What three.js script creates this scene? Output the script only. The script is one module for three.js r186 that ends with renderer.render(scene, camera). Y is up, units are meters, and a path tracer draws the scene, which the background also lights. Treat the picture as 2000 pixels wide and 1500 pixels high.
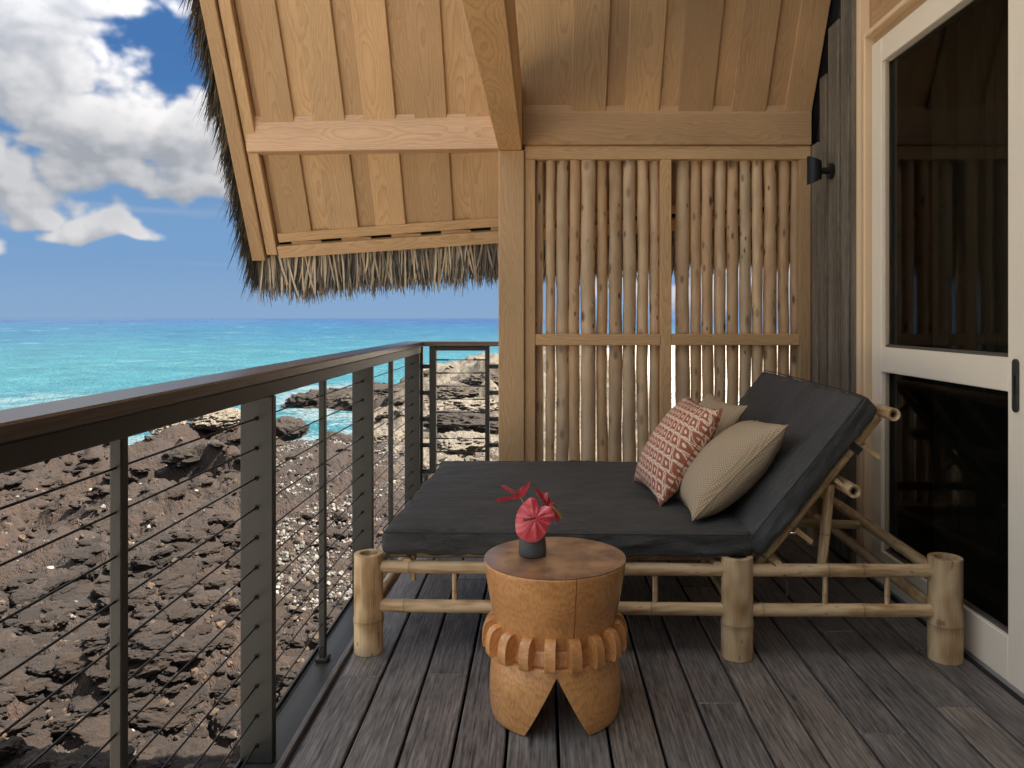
import * as THREE from 'three';
import { mergeGeometries } from 'three/addons/utils/BufferGeometryUtils.js';
import { Brush, Evaluator, SUBTRACTION } from 'three-bvh-csg';

// ------------------------------------------------------------------ camera, sky, sun, exposure
const EYE = 1.19, F = 1540, CU = 1057, CV = 622;          // eye height, focal length and vanishing point measured on the photograph
const EXPOSURE = 5.0;
const scene = new THREE.Scene();
const camera = new THREE.PerspectiveCamera(2 * Math.atan(750 / F) * 180 / Math.PI, 4 / 3, 0.05, 40000);
camera.position.set(0, EYE, 0);
camera.lookAt(0, EYE, -1);
camera.setViewOffset(2000, 1500, 1000 - CU, 750 - CV, 2000, 1500);
const renderer = new THREE.WebGLRenderer({ antialias: true });
renderer.setSize(1024, 768);
renderer.toneMapping = THREE.LinearToneMapping;
renderer.toneMappingExposure = EXPOSURE;
renderer.shadowMap.enabled = true;
const SUN = new THREE.Vector3(0.66, 1, 0.1).normalize();
const sun = new THREE.DirectionalLight(new THREE.Color(1, 0.92, 0.80), 5.0);
sun.position.copy(SUN).multiplyScalar(60);
sun.castShadow = true;
Object.assign(sun.shadow.camera, { left: -30, right: 30, top: 30, bottom: -30, near: 1, far: 140 });
sun.shadow.mapSize.set(4096, 4096);
scene.add(sun, sun.target);

// ------------------------------------------------------------------ random numbers and noise
let seedState = 12345;
const reseed = (n) => { seedState = n | 0; };
const rnd = () => { seedState = (seedState + 0x6d2b79f5) | 0; let t = Math.imul(seedState ^ (seedState >>> 15), 1 | seedState); t = (t + Math.imul(t ^ (t >>> 7), 61 | t)) ^ t; return ((t ^ (t >>> 14)) >>> 0) / 4294967296; };
const rr = (a, b) => a + (b - a) * rnd();
const PERM = new Uint8Array(512), GX = new Float32Array(256), GY = new Float32Array(256), GZ = new Float32Array(256);
{
  const p = [...Array(256).keys()];
  for (let i = 255; i > 0; i--) { const j = Math.floor(rnd() * (i + 1)); [p[i], p[j]] = [p[j], p[i]]; }
  for (let i = 0; i < 512; i++) PERM[i] = p[i & 255];
  for (let i = 0; i < 256; i++) { const z = rr(-1, 1), a = rr(0, Math.PI * 2), s = Math.sqrt(1 - z * z); GX[i] = s * Math.cos(a) * 1.5; GY[i] = s * Math.sin(a) * 1.5; GZ[i] = z * 1.5; }
}
const fade = (t) => t * t * t * (t * (t * 6 - 15) + 10);
function n3(x, y, z) {
  const X = Math.floor(x), Y = Math.floor(y), Z = Math.floor(z), fx = x - X, fy = y - Y, fz = z - Z, u = fade(fx), v = fade(fy), w = fade(fz);
  const x0 = X & 255, x1 = (X + 1) & 255, y0 = Y & 255, y1 = (Y + 1) & 255, z0 = Z & 255, z1 = (Z + 1) & 255;
  const A = PERM[x0], B = PERM[x1], AA = PERM[A + y0], AB = PERM[A + y1], BA = PERM[B + y0], BB = PERM[B + y1];
  const g = (h, a, b, c) => GX[h] * a + GY[h] * b + GZ[h] * c;
  const l00 = g(PERM[AA + z0], fx, fy, fz), l10 = g(PERM[BA + z0], fx - 1, fy, fz), l01 = g(PERM[AB + z0], fx, fy - 1, fz), l11 = g(PERM[BB + z0], fx - 1, fy - 1, fz);
  const h00 = g(PERM[AA + z1], fx, fy, fz - 1), h10 = g(PERM[BA + z1], fx - 1, fy, fz - 1), h01 = g(PERM[AB + z1], fx, fy - 1, fz - 1), h11 = g(PERM[BB + z1], fx - 1, fy - 1, fz - 1);
  const a = l00 + u * (l10 - l00), b = l01 + u * (l11 - l01), c = h00 + u * (h10 - h00), d = h01 + u * (h11 - h01), e = a + v * (b - a), f = c + v * (d - c);
  return e + w * (f - e);
}
// periodic in x and y (periods px, py, whole numbers up to 256)
function np(x, y, px, py, z = 0) {
  const X = Math.floor(x), Y = Math.floor(y), fx = x - X, fy = y - Y, u = fade(fx), v = fade(fy);
  const m = (a, b) => ((a % b) + b) % b, x0 = m(X, px), x1 = m(X + 1, px), y0 = m(Y, py), y1 = m(Y + 1, py);
  const g = (ix, iy, a, b) => { const h = PERM[(PERM[(PERM[ix & 255] + iy) & 255] + z) & 255]; return GX[h] * a + GY[h] * b; };
  const a = g(x0, y0, fx, fy), b = g(x1, y0, fx - 1, fy), c = g(x0, y1, fx, fy - 1), d = g(x1, y1, fx - 1, fy - 1);
  const e = a + u * (b - a), f = c + u * (d - c);
  return (e + v * (f - e)) * 1.25;
}
const fbm3 = (x, y, z, o) => { let s = 0, a = 0.5, f = 1; for (let i = 0; i < o; i++) { s += a * n3(x * f, y * f, z * f + i * 17.3); a *= 0.5; f *= 2.03; } return s; };
const ridge3 = (x, y, z, o) => { let s = 0, a = 0.5, f = 1; for (let i = 0; i < o; i++) { const r = 1 - Math.abs(n3(x * f, y * f, z * f + i * 11.7)) * 2; s += a * r * Math.abs(r); a *= 0.5; f *= 2.07; } return s; };
const clamp = (x, a = 0, b = 1) => Math.min(b, Math.max(a, x)), sstep = (a, b, x) => { const t = clamp((x - a) / (b - a)); return t * t * (3 - 2 * t); }, mix = (a, b, t) => a + (b - a) * t;
const mix3 = (a, b, t) => [mix(a[0], b[0], t), mix(a[1], b[1], t), mix(a[2], b[2], t)];
const V = (x, y, z) => new THREE.Vector3(x, y, z);
const at = (u, v, d) => V((u - CU) / F * d, EYE + (CV - v) / F * d, -d);   // photograph position + distance -> place

// ------------------------------------------------------------------ sky: air and cumulus clouds, all round
function makeSky() {
  const W = 4096, H = 2048, HH = H / 2, k = 1 / EXPOSURE, data = new Float32Array(W * H * 4), dens = new Float32Array(W * HH), blobs = [];
  const D = 180 / Math.PI;
  const dir = (u, v) => { const a = Math.atan((u - CU) / F); return [a * D, Math.atan((CV - v) / F * Math.cos(a)) * D]; };
  const add = (u, v, ru, rv, w = 1, flat = 0.6) => { const [a, e] = dir(u, v); blobs.push([a, e, ru / F * D * 0.82, rv / F * D * 0.9, w, flat]); };
  // the clouds in view
  add(20, 60, 190, 125); add(140, -5, 170, 75, 0.9); add(60, 190, 130, 120, 0.95); add(300, -25, 110, 40, 0.5, 1);
  add(215, 250, 135, 100); add(110, 130, 110, 90, 0.9); add(330, 265, 130, 90); add(420, 280, 100, 80); add(90, 290, 120, 40, 0.7); add(250, 345, 170, 62, 0.95); add(380, 350, 130, 70); add(480, 300, 110, 90, 0.9);
  add(20, 360, 70, 70); add(70, 395, 80, 45, 0.9); add(150, 345, 60, 30, 0.6);
  add(205, 442, 105, 42, 0.95); add(130, 452, 60, 26, 0.8); add(-90, 330, 130, 120); add(-160, 130, 190, 150); add(-60, 480, 60, 30, 0.7);
  add(560, 90, 160, 110, 0.9); add(760, 150, 200, 100, 0.9); add(1020, 60, 240, 120); add(1330, 420, 430, 130, 1.1, 0.9); add(1290, 560, 190, 45, 0.95, 1.2); add(1620, 500, 400, 110, 1.05, 1);
  // unseen clouds in every other direction, made denser and brighter to light the terrace
  reseed(77);
  for (let i = 0; i < 260; i++) {
    const e = 4 + 78 * Math.pow(rnd(), 1.5), a = rr(-180, 180), s = 4 + e * 0.16;
    if (a > -48 && a < 34 && e < 24) continue;
    const n = 3 + Math.floor(rnd() * 4);
    for (let j = 0; j < n; j++) blobs.push([a + rr(-1.6, 1.6) * s / Math.cos(e / D), e + rr(-0.5, 0.7) * s, s * rr(0.8, 1.7), s * rr(0.5, 1), rr(0.8, 1.05), 0.65]);
  }
  for (let row = 0; row < HH; row++) {
    const el = (row + 0.5) / HH * 90, y = Math.sin(el / D), c = Math.cos(el / D);
    const near = blobs.filter((b) => Math.abs(el - b[1]) < b[3] * 1.5 + 2.5);
    for (let col = 0; col < W; col++) {
      const th = ((col + 0.5) / W - 0.5) * 2 * Math.PI, x = Math.cos(th) * c, z = Math.sin(th) * c;
      let az = th * D + 90; if (az > 180) az -= 360;
      let q = -0.6;
      const seen = az > -50 && az < 36 && el < 25, wa = 2.0 * n3(x * 11 + 4, y * 15, z * 11) + (seen ? 1.1 * n3(x * 31, y * 40, z * 31 + 9) : 0), we = 1.5 * n3(x * 11 + 40, y * 15, z * 11) + (seen ? 0.7 * n3(x * 31 + 50, y * 40, z * 31) : 0);
      for (const b of near) {
        let da = az + wa - b[0]; if (da > 180) da -= 360; else if (da < -180) da += 360;
        da *= Math.max(0.25, c); const r = b[2];
        if (da > r * 1.5 || da < -r * 1.5) continue;
        const de = el + we - b[1], ry = de < 0 ? b[3] * b[5] : b[3];
        const t = (1 - (da / r) * (da / r) - (de / ry) * (de / ry)) * b[4];
        if (t > q) q = t;
      }
      if (q > -0.59) q += 0.95 * fbm3(x * 13, y * 20, z * 13, seen ? 3 : 2) + 0.56 * fbm3(x * 50 + 3, y * 70, z * 50, seen ? 6 : 1) + 0.35 * fbm3(x * 5 + 9, y * 8, z * 5, 2);
      dens[row * W + col] = q;
    }
  }
  const zen = [0.035, 0.105, 0.34], mid = [0.065, 0.185, 0.45], low = [0.19, 0.355, 0.61], hor = [0.25, 0.40, 0.61];
  for (let row = 0; row < HH; row++) {
    const el = (row + 0.5) / HH * 90, y = Math.sin(el / D), c = Math.cos(el / D), seen = el < 25;
    let air = el < 5 ? mix3(hor, low, sstep(0, 5, el)) : el < 17 ? mix3(low, mid, sstep(5, 17, el)) : mix3(mid, zen, sstep(17, 60, el));
    for (let col = 0; col < W; col++) {
      const i = row * W + col, th = ((col + 0.5) / W - 0.5) * 2 * Math.PI, x = Math.cos(th) * c, z = Math.sin(th) * c, cs = Math.cos(th) * c * SUN.x + y * SUN.y + Math.sin(th) * c * SUN.z;
      const glow = Math.pow(Math.max(0, cs), 6) * 0.55 + Math.pow(Math.max(0, cs), 40) * 1.6;
      const q = dens[i], alpha = sstep(-0.12, 0.52, q);
      let sum = 0;
      if (alpha > 0.003) for (let s = 1; s <= 9; s++) { const r2 = Math.min(HH - 1, row + s * 7), c2 = (col + s * 4) % W; sum += Math.max(0, dens[r2 * W + c2]); }
      const r3 = Math.min(HH - 1, row + 5), c3 = (col + 4) % W, r4 = Math.min(HH - 1, row + 14), c4 = (col + 9) % W, puff = clamp(0.52 + 0.8 * (q - dens[r3 * W + c3]) + 0.6 * (q - dens[r4 * W + c4])), lit = Math.exp(-sum * 0.34) * 0.62 + puff * 0.42, core = sstep(0.1, 1.1, q);
      const wisp = sstep(0.12, 0.5, fbm3(th * 3 + 5, el * 0.9, 3.3, 4)) * 0.22 * sstep(2, 6, el) * sstep(22, 9, el);
      const cl = mix3([0.37, 0.395, 0.44], [0.93, 0.91, 0.91], clamp(lit * 1.05 + (1 - core) * 0.12 - 0.13 * sstep(-0.1, 0.45, n3(x * 7 + 2, y * 9, z * 7))));
      const bright = 1 + glow * 0.9 + 1.85 * sstep(11, 34, el);  // higher clouds, mostly out of view, brightened to put light on the terrace
      for (let ch = 0; ch < 3; ch++) {
        const a = mix(air[ch], [0.6, 0.62, 0.66][ch], wisp) + glow * [0.5, 0.47, 0.42][ch];
        data[((row + HH) * W + col) * 4 + ch] = mix(a, cl[ch] * bright, alpha) * k;
      }
      data[((row + HH) * W + col) * 4 + 3] = 1;
    }
  }
  for (let i = 0; i < HH * W; i++) { data[i * 4] = 0.2 * k; data[i * 4 + 1] = 0.36 * k; data[i * 4 + 2] = 0.5 * k; data[i * 4 + 3] = 1; }
  const t = new THREE.DataTexture(data, W, H, THREE.RGBAFormat, THREE.FloatType);
  t.mapping = THREE.EquirectangularReflectionMapping; t.magFilter = t.minFilter = THREE.LinearFilter; t.needsUpdate = true;
  return t;
}
scene.background = scene.environment = makeSky();

// ------------------------------------------------------------------ helpers: naming, textures, geometry
const used = new Map();
function numbered(name) { const n = used.get(name) ?? 0; used.set(name, n + 1); return n ? name + '_' + String(n).padStart(3, '0') : name; }
function thing(name, label, category, pos = [0, 0, 0], turn = 0, group) {
  const o = new THREE.Group(); o.name = numbered(name); o.position.set(...pos); o.rotation.y = turn; scene.add(o);
  o.userData = { label, category }; if (group) o.userData.group = group;
  return o;
}
function structure(o) { o.userData.kind = 'structure'; return o; }
function part(name, geo, mat, parent) {
  const m = new THREE.Mesh(geo, mat); m.castShadow = m.receiveShadow = true; m.name = numbered(parent === scene ? name : parent.name + '/' + name).split('/').pop(); parent.add(m); return m;
}
const s8 = (l) => { l = clamp(l); return Math.round(255 * (l <= 0.0031308 ? l * 12.92 : 1.055 * Math.pow(l, 1 / 2.4) - 0.055)); };
function tex(w, h, f, sizeU, sizeV, srgb = true) {   // f(x, y in 0..1) -> linear rgb or a grey value
  const d = new Uint8Array(w * h * 4);
  for (let j = 0; j < h; j++) for (let i = 0; i < w; i++) {
    const c = f((i + 0.5) / w, (j + 0.5) / h), o = (j * w + i) * 4;
    if (typeof c === 'number') d[o] = d[o + 1] = d[o + 2] = Math.round(255 * clamp(c));
    else { d[o] = s8(c[0]); d[o + 1] = s8(c[1]); d[o + 2] = s8(c[2]); }
    d[o + 3] = 255;
  }
  const t = new THREE.DataTexture(d, w, h, THREE.RGBAFormat, THREE.UnsignedByteType);
  t.wrapS = t.wrapT = THREE.RepeatWrapping; t.magFilter = THREE.LinearFilter; t.minFilter = THREE.LinearMipmapLinearFilter; t.generateMipmaps = true;
  if (srgb) t.colorSpace = THREE.SRGBColorSpace;
  t.repeat.set(1 / sizeU, 1 / sizeV); t.needsUpdate = true;
  return t;
}
const lin = (r, g, b) => new THREE.Color().setRGB(r, g, b);
const std = (rgb, rough, o = {}) => new THREE.MeshStandardMaterial({ color: lin(...rgb), roughness: rough, ...o });
const phys = (rgb, rough, o = {}) => new THREE.MeshPhysicalMaterial({ color: lin(...rgb), roughness: rough, ...o });

// collects polygons with flat normals and uv in metres
class Poly {
  constructor() { this.p = []; this.n = []; this.t = []; }
  add(pts, centre, uv) {
    const a = pts[0], n = V().crossVectors(V().subVectors(pts[1], a), V().subVectors(pts[2], a)).normalize();
    const mid = pts.reduce((s, p) => s.add(p), V()).divideScalar(pts.length);
    if (centre && n.dot(mid.sub(centre)) < 0) { pts = [...pts].reverse(); n.negate(); }
    for (let i = 1; i + 1 < pts.length; i++) for (const p of [pts[0], pts[i], pts[i + 1]]) { this.p.push(p.x, p.y, p.z); this.n.push(n.x, n.y, n.z); this.t.push(...uv(p, n)); }
  }
  geo() {
    const g = new THREE.BufferGeometry();
    g.setAttribute('position', new THREE.Float32BufferAttribute(this.p, 3)); g.setAttribute('normal', new THREE.Float32BufferAttribute(this.n, 3)); g.setAttribute('uv', new THREE.Float32BufferAttribute(this.t, 2));
    return g;
  }
}
// box with chamfered edges; grain axis 0, 1 or 2; ou, ov move the grain
function cbox(w, h, l, c = 0.003, grain = 2, ou = 0, ov = 0) {
  const a = [w / 2, h / 2, l / 2], P = new Poly(), O = V();
  const uv = (p, n) => {
    const q = [p.x, p.y, p.z], m = [Math.abs(n.x), Math.abs(n.y), Math.abs(n.z)], dom = m.indexOf(Math.max(...m)), o = [0, 1, 2].filter((i) => i !== grain);
    if (dom === grain) return [q[o[0]] + ou, q[o[1]] * 0.15 + ov];
    const u = dom === o[0] ? q[o[1]] + 0.037 : q[o[0]];
    return [u + ou, q[grain] + ov];
  };
  const vert = (s, i) => { const q = [0, 1, 2].map((k) => s[k] * (k === i ? a[k] : a[k] - c)); return V(...q); };
  for (let i = 0; i < 3; i++) for (const s of [-1, 1]) {
    const [j, k] = [0, 1, 2].filter((x) => x !== i), pts = [];
    for (const [sj, sk] of [[-1, -1], [1, -1], [1, 1], [-1, 1]]) { const sg = []; sg[i] = s; sg[j] = sj; sg[k] = sk; pts.push(vert(sg, i)); }
    P.add(pts, O, uv);
  }
  if (c > 0) {
    for (let i = 0; i < 3; i++) { const [j, k] = [0, 1, 2].filter((x) => x !== i); for (const sj of [-1, 1]) for (const sk of [-1, 1]) { const A = [], B = []; A[i] = -1; B[i] = 1; A[j] = B[j] = sj; A[k] = B[k] = sk; P.add([vert(A, j), vert(B, j), vert(B, k), vert(A, k)], O, uv); } }
    for (const x of [-1, 1]) for (const y of [-1, 1]) for (const z of [-1, 1]) P.add([0, 1, 2].map((i) => vert([x, y, z], i)), O, uv);
  }
  return P.geo();
}
// average normals of vertices at one place
function smooth(g, tol = 1e4) {
  g.computeVertexNormals();
  const p = g.attributes.position, n = g.attributes.normal, map = new Map();
  const key = (i) => Math.round(p.getX(i) * tol) + ',' + Math.round(p.getY(i) * tol) + ',' + Math.round(p.getZ(i) * tol);
  for (let i = 0; i < p.count; i++) { const k = key(i), s = map.get(k) ?? [0, 0, 0]; s[0] += n.getX(i); s[1] += n.getY(i); s[2] += n.getZ(i); map.set(k, s); }
  for (let i = 0; i < p.count; i++) { const s = map.get(key(i)), l = Math.hypot(...s) || 1; n.setXYZ(i, s[0] / l, s[1] / l, s[2] / l); }
  return g;
}
// a board between two places: w across (sideways), h thick (along up)
function board(name, p0, p1, w, h, mat, parent, up = V(0, 1, 0), c = 0.003, ou, ov) {
  const dz = V().subVectors(p1, p0), L = dz.length(); dz.normalize();
  const dx = V().crossVectors(up, dz).normalize(), dy = V().crossVectors(dz, dx);
  const m = part(name, cbox(w, h, L, c, 2, ou ?? (Math.floor(rnd() * 8) + 0.5) * 0.2, ov ?? rr(0, 3)), mat, parent);
  m.applyMatrix4(new THREE.Matrix4().makeBasis(dx, dy, dz).setPosition(V().addVectors(p0, p1).multiplyScalar(0.5)));
  return m;
}
const pick = (a) => a[Math.floor(rnd() * a.length)];
// turned body round +y, profile [r, y] from bottom to top; uv in metres
function turned(profile, seg, ur, colors) {
  const g = new THREE.LatheGeometry(profile.map(([r, y]) => new THREE.Vector2(Math.max(r, 1e-4), y)), seg), p = g.attributes.position, t = g.attributes.uv, n = profile.length;
  for (let i = 0; i < p.count; i++) t.setXY(i, t.getX(i) * ur, p.getY(i));
  if (colors) { const c = new Float32Array(p.count * 3); for (let i = 0; i < p.count; i++) { const k = colors[i % n]; c[i * 3] = k[0]; c[i * 3 + 1] = k[1]; c[i * 3 + 2] = k[2]; } g.setAttribute('color', new THREE.BufferAttribute(c, 3)); }
  return g;
}
function placeAxis(m, p0, p1) { m.position.copy(p0); m.quaternion.setFromUnitVectors(V(0, 1, 0), V().subVectors(p1, p0).normalize()); return m; }

// ------------------------------------------------------------------ textures and materials
// sawn softwood: eight strips 0.2 m wide, each a cut through its own log
const firRings = (x, y) => {
  const k = Math.floor(x * 8), px = (x * 8 - k - 0.5) * 0.2, L = y * 3.2, hs = [0.6, 2.7, 1.9, 3.6, 0.15, 2.2, 3.1, 1.2][k] * 0.045;
  const q = hs + 0.030 * np(k * 9.1, y * 5, 256, 5, k) + 0.012 * np(k * 3.3, y * 14, 256, 14, k + 9), cx = px + 0.014 * np(k * 5 + 0.5, y * 4, 256, 4, k + 3) - [0.02, -0.06, 0.03, 0.09, 0, -0.03, 0.1, 0.01][k];
  const r = Math.hypot(cx, q) * (1 + 0.05 * np(x * 40, y * 12, 40, 12, 5)) + 0.0022 * np(x * 64, y * 30, 64, 30, 6), f = (r / 0.0085) % 1;
  return [Math.pow(f, 2.2) * sstep(1, 0.9, f), k, L];
};
const firMap = tex(2048, 2048, (x, y) => {
  const [ring, k] = firRings(x, y), fine = np(x * 256, y * 24, 256, 24, 7) * 0.5 + np(x * 130, y * 60, 130, 60, 8) * 0.4, blot = np(x * 10, y * 8, 10, 8, 4), tone = [1, 0.93, 1.05, 0.97, 0.9, 1.03, 0.95, 1.0][k];
  const t = clamp(ring * 0.5 + fine * 0.24 + 0.16), c = mix3([0.665, 0.44, 0.235], [0.42, 0.235, 0.095], t), b = tone * (1 + 0.09 * blot);
  return [c[0] * b, c[1] * b, c[2] * b];
}, 1.6, 3.2);
const firBump = tex(1024, 1024, (x, y) => 0.5 - firRings(x, y)[0] * 0.35 + np(x * 200, y * 20, 200, 20, 7) * 0.12, 1.6, 3.2, false);
const FIR = [[0.95, 0.95, 0.95], [0.80, 0.785, 0.77], [1.0, 0.98, 0.95], [0.88, 0.86, 0.845]].map((c) => std(c, 0.62, { map: firMap, bumpMap: firBump, bumpScale: 0.0012 }));
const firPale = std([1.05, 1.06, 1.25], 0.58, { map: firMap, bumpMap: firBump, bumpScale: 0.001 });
const firEdge = std([0.9, 0.88, 0.86], 0.6, { map: firMap, bumpMap: firBump, bumpScale: 0.001 });
// weathered dark deck boards
const deckGrain = (x, y) => np(x * 230, y * 9, 230, 9, 1) * 0.55 + np(x * 120, y * 22, 120, 22, 2) * 0.5 + np(x * 250, y * 60, 250, 60, 3) * 0.35;
const deckMap = tex(2048, 2048, (x, y) => {
  const g = deckGrain(x, y), b = np(x * 7, y * 6, 7, 6, 4) * 0.5 + np(x * 18, y * 16, 18, 16, 5) * 0.35, t = clamp(0.45 + g * 0.55 + b * 0.28);
  const c = mix3([0.048, 0.045, 0.043], [0.315, 0.292, 0.275], t), w = sstep(0.25, 0.8, np(x * 5, y * 9, 5, 9, 8)) * 0.25;
  return [c[0] * (1 + w * 0.3), c[1], c[2] * (1 - w * 0.2)];
}, 1.2, 2.4);
const deckBump = tex(1024, 1024, (x, y) => 0.5 + deckGrain(x, y) * 0.35, 1.2, 2.4, false);
const deckMats = [[1, 1, 1], [0.82, 0.82, 0.84], [1.15, 1.1, 1.04], [0.92, 0.95, 0.96]].map((c) => phys(c, 0.46, { map: deckMap, bumpMap: deckBump, bumpScale: 0.0018, specularIntensity: 0.8 }));
const steel = phys([0.041, 0.041, 0.037], 0.42, { specularIntensity: 0.7, bumpMap: tex(256, 256, (x, y) => 0.5 + 0.5 * np(x * 60, y * 60, 60, 60, 2), 0.2, 0.2, false), bumpScale: 0.0002 });
const cableMat = std([0.03, 0.03, 0.03], 0.4, { metalness: 0.6 });
const capMap = tex(512, 1024, (x, y) => { const g = clamp(0.5 + np(x * 60, y * 7, 60, 7, 2) * 0.6 + np(x * 120, y * 30, 120, 30, 3) * 0.4); return mix3([0.036, 0.027, 0.022], [0.105, 0.082, 0.067], g); }, 0.3, 2.4);
const capMat = phys([1, 1, 1], 0.32, { map: capMap });
// grey weathered cladding
const cladMap = tex(1024, 1024, (x, y) => { const g = clamp(0.5 + np(x * 90, y * 7, 90, 7, 2) * 0.5 + np(x * 180, y * 40, 180, 40, 3) * 0.5 + np(x * 6, y * 3, 6, 3, 4) * 0.5); return mix3([0.10, 0.085, 0.064], [0.26, 0.22, 0.165], g); }, 0.8, 2.4);
const cladMat = [std([1, 1, 1], 0.72, { map: cladMap }), std([0.85, 0.84, 0.82], 0.72, { map: cladMap })];
const darkBacking = std([0.02, 0.02, 0.019], 0.85);
// painted joinery, faint brush marks
const paintMap = tex(512, 512, (x, y) => { const g = 1 + 0.02 * np(x * 90, y * 6, 90, 6, 1) + 0.02 * np(x * 5, y * 5, 5, 5, 2); return [0.96 * g, 0.87 * g, 0.71 * g]; }, 0.6, 1.8);
const paint = phys([1, 1, 1], 0.42, { map: paintMap, specularIntensity: 0.8 });
const casingMat = std([0.93, 0.78, 0.61], 0.5, { map: paintMap });
// bamboo culm
const bambooMap = tex(512, 1024, (x, y) => {
  const s = np(x * 70, y * 5, 70, 5, 1) * 0.5 + np(x * 140, y * 20, 140, 20, 2) * 0.35, b = np(x * 4, y * 6, 4, 6, 3) * 0.6 + np(x * 10, y * 18, 10, 18, 4) * 0.5, sp = sstep(0.5, 0.75, np(x * 17, y * 34, 17, 34, 6)) * sstep(0.0, 0.4, np(x * 5, y * 7, 5, 7, 12));
  const c = mix3(mix3([0.70, 0.51, 0.29], [0.40, 0.235, 0.10], clamp(0.36 + b * 1.4)), [0.76, 0.62, 0.43], clamp(s * 0.9));
  return mix3(c, [0.12, 0.075, 0.04], sp * 0.55);
}, 0.33, 1.3);
const bambooMat = phys([1, 1, 1], 0.45, { map: bambooMap, vertexColors: true, specularIntensity: 0.7 });
const bambooInside = std([0.36, 0.23, 0.11], 0.8, { map: bambooMap });
// peeled branches with knots
reseed(31);
const knots = [...Array(30)].map(() => [rnd(), rnd(), rr(0.006, 0.017), rr(0.3, 1)]);
const branchField = (x, y) => {
  let k = 0;
  for (const [kx, ky, s, w] of knots) { let dx = Math.abs(x - kx); dx = Math.min(dx, 1 - dx) * 0.2; let dy = Math.abs(y - ky); dy = Math.min(dy, 1 - dy) * 2.4; const q = Math.hypot(dx, dy * 0.42) / s; if (q < 1.6) k = Math.max(k, w * sstep(1.15, 0.35, q)); }
  return k;
};
const branchMap = tex(512, 2048, (x, y) => {
  const b = np(x * 5, y * 12, 5, 12, 1) * 0.6 + np(x * 3, y * 30, 3, 30, 2) * 0.25, s = np(x * 60, y * 26, 60, 26, 3), k = branchField(x, y), crack = sstep(0.965, 1, 1 - Math.abs(np(x * 7, y * 9, 7, 9, 5))) * sstep(0.1, 0.5, np(x * 5, y * 10, 5, 10, 6));
  const c = mix3([0.70, 0.51, 0.32], [0.47, 0.32, 0.185], clamp(0.42 + b * 0.75 + s * 0.2));
  return mix3(mix3(c, [0.14, 0.085, 0.045], crack * 0.8), [0.055, 0.03, 0.018], k * 0.93);
}, 1, 1);
const branchMats = [[1, 1, 1], [0.8, 0.76, 0.72], [1.08, 1.06, 1.02], [0.9, 0.92, 0.93], [0.95, 0.86, 0.76]].map((c) => std(c, 0.62, { map: branchMap }));
// dark outdoor canvas
const clothMap = tex(1024, 1024, (x, y) => { const g = np(x * 14, y * 90, 14, 90, 1) * 0.4 + np(x * 40, y * 250, 40, 250, 2) * 0.35 + np(x * 5, y * 8, 5, 8, 3) * 0.3 + np(x * 250, y * 250, 250, 250, 4) * 0.2, b = 1 + g * 0.75; return [0.054 * b, 0.054 * b, 0.0525 * b]; }, 1, 1);
const clothBump = tex(1024, 1024, (x, y) => 0.5 + np(x * 12, y * 70, 12, 70, 1) * 0.3 + np(x * 200, y * 200, 200, 200, 4) * 0.15, 1, 1, false);
const cloth = phys([1, 1, 1], 0.85, { map: clothMap, bumpMap: clothBump, bumpScale: 0.003, sheen: 0.35, sheenRoughness: 0.5, sheenColor: lin(0.3, 0.31, 0.31) });

// ------------------------------------------------------------------ the setting: lava shore and sea
const SEA = -2.1;
const duOf = (x, z) => { const d = Math.max(0.5, -z); return CU + F * x / d; };
const curve = (pts, x) => { if (x <= pts[0][0]) return pts[0][1]; for (let i = 1; i < pts.length; i++) if (x < pts[i][0]) { const t = (x - pts[i - 1][0]) / (pts[i][0] - pts[i - 1][0]); return mix(pts[i - 1][1], pts[i][1], t * t * (3 - 2 * t)); } return pts[pts.length - 1][1]; };
const COAST = [[-3000, 8], [-1500, 11], [-400, 14.5], [0, 16.4], [250, 19], [400, 21.5], [500, 21.5], [560, 20.5], [640, 20.5], [700, 21.5], [740, 25], [800, 40], [980, 47], [1400, 60], [2400, 70], [4000, 60]];
const MAIN = COAST;
function landAmount(x, z) {           // > 0 on land, metres to the water's edge
  if (z > -1) return x > -7 ? 9 : 9 + (x + 7) * 2;
  const u = duOf(x, z), d = -z, wob = 1.3 * fbm3(x * 0.28, z * 0.28, 2.2, 3) * 2;
  const a = curve(MAIN, u) - d + wob;
  const ix = (u - 690) / 118, iz = (d - 32) / 5.6, b = (1 - ix * ix - iz * iz) * 3 + wob * 0.8;   // the rock that stands in the water
  return Math.max(a, b);
}
// cracked crust: cells with a height and a tilt of their own, narrow gaps between them
const hsh = (i, j, k) => PERM[(PERM[(PERM[i & 255] + j) & 255] + k) & 255] / 255;
function cells(x, z, k) {
  const X = Math.floor(x), Z = Math.floor(z); let f1 = 9, f2 = 9, bi = 0, bj = 0, bx = 0, bz = 0;
  for (let j = -1; j <= 1; j++) for (let i = -1; i <= 1; i++) {
    const px = X + i + 0.1 + 0.8 * hsh(X + i, Z + j, k), pz = Z + j + 0.1 + 0.8 * hsh(X + i, Z + j, k + 51), dx = x - px, dz = z - pz, d = dx * dx + dz * dz;
    if (d < f1) { f2 = f1; f1 = d; bi = X + i; bj = Z + j; bx = dx; bz = dz; } else if (d < f2) f2 = d;
  }
  const e = Math.sqrt(f2) - Math.sqrt(f1), h = hsh(bi, bj, k + 7) - 0.5 + (hsh(bi, bj, k + 17) - 0.5) * bx * 1.3 + (hsh(bi, bj, k + 27) - 0.5) * bz * 1.3;
  return h * sstep(0.0, 0.35, e) - 0.4 * sstep(0.2, 0.0, e) + 0.3 * Math.min(0.5, e);
}
const PIT = at(345, 945, 13.2);
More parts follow.
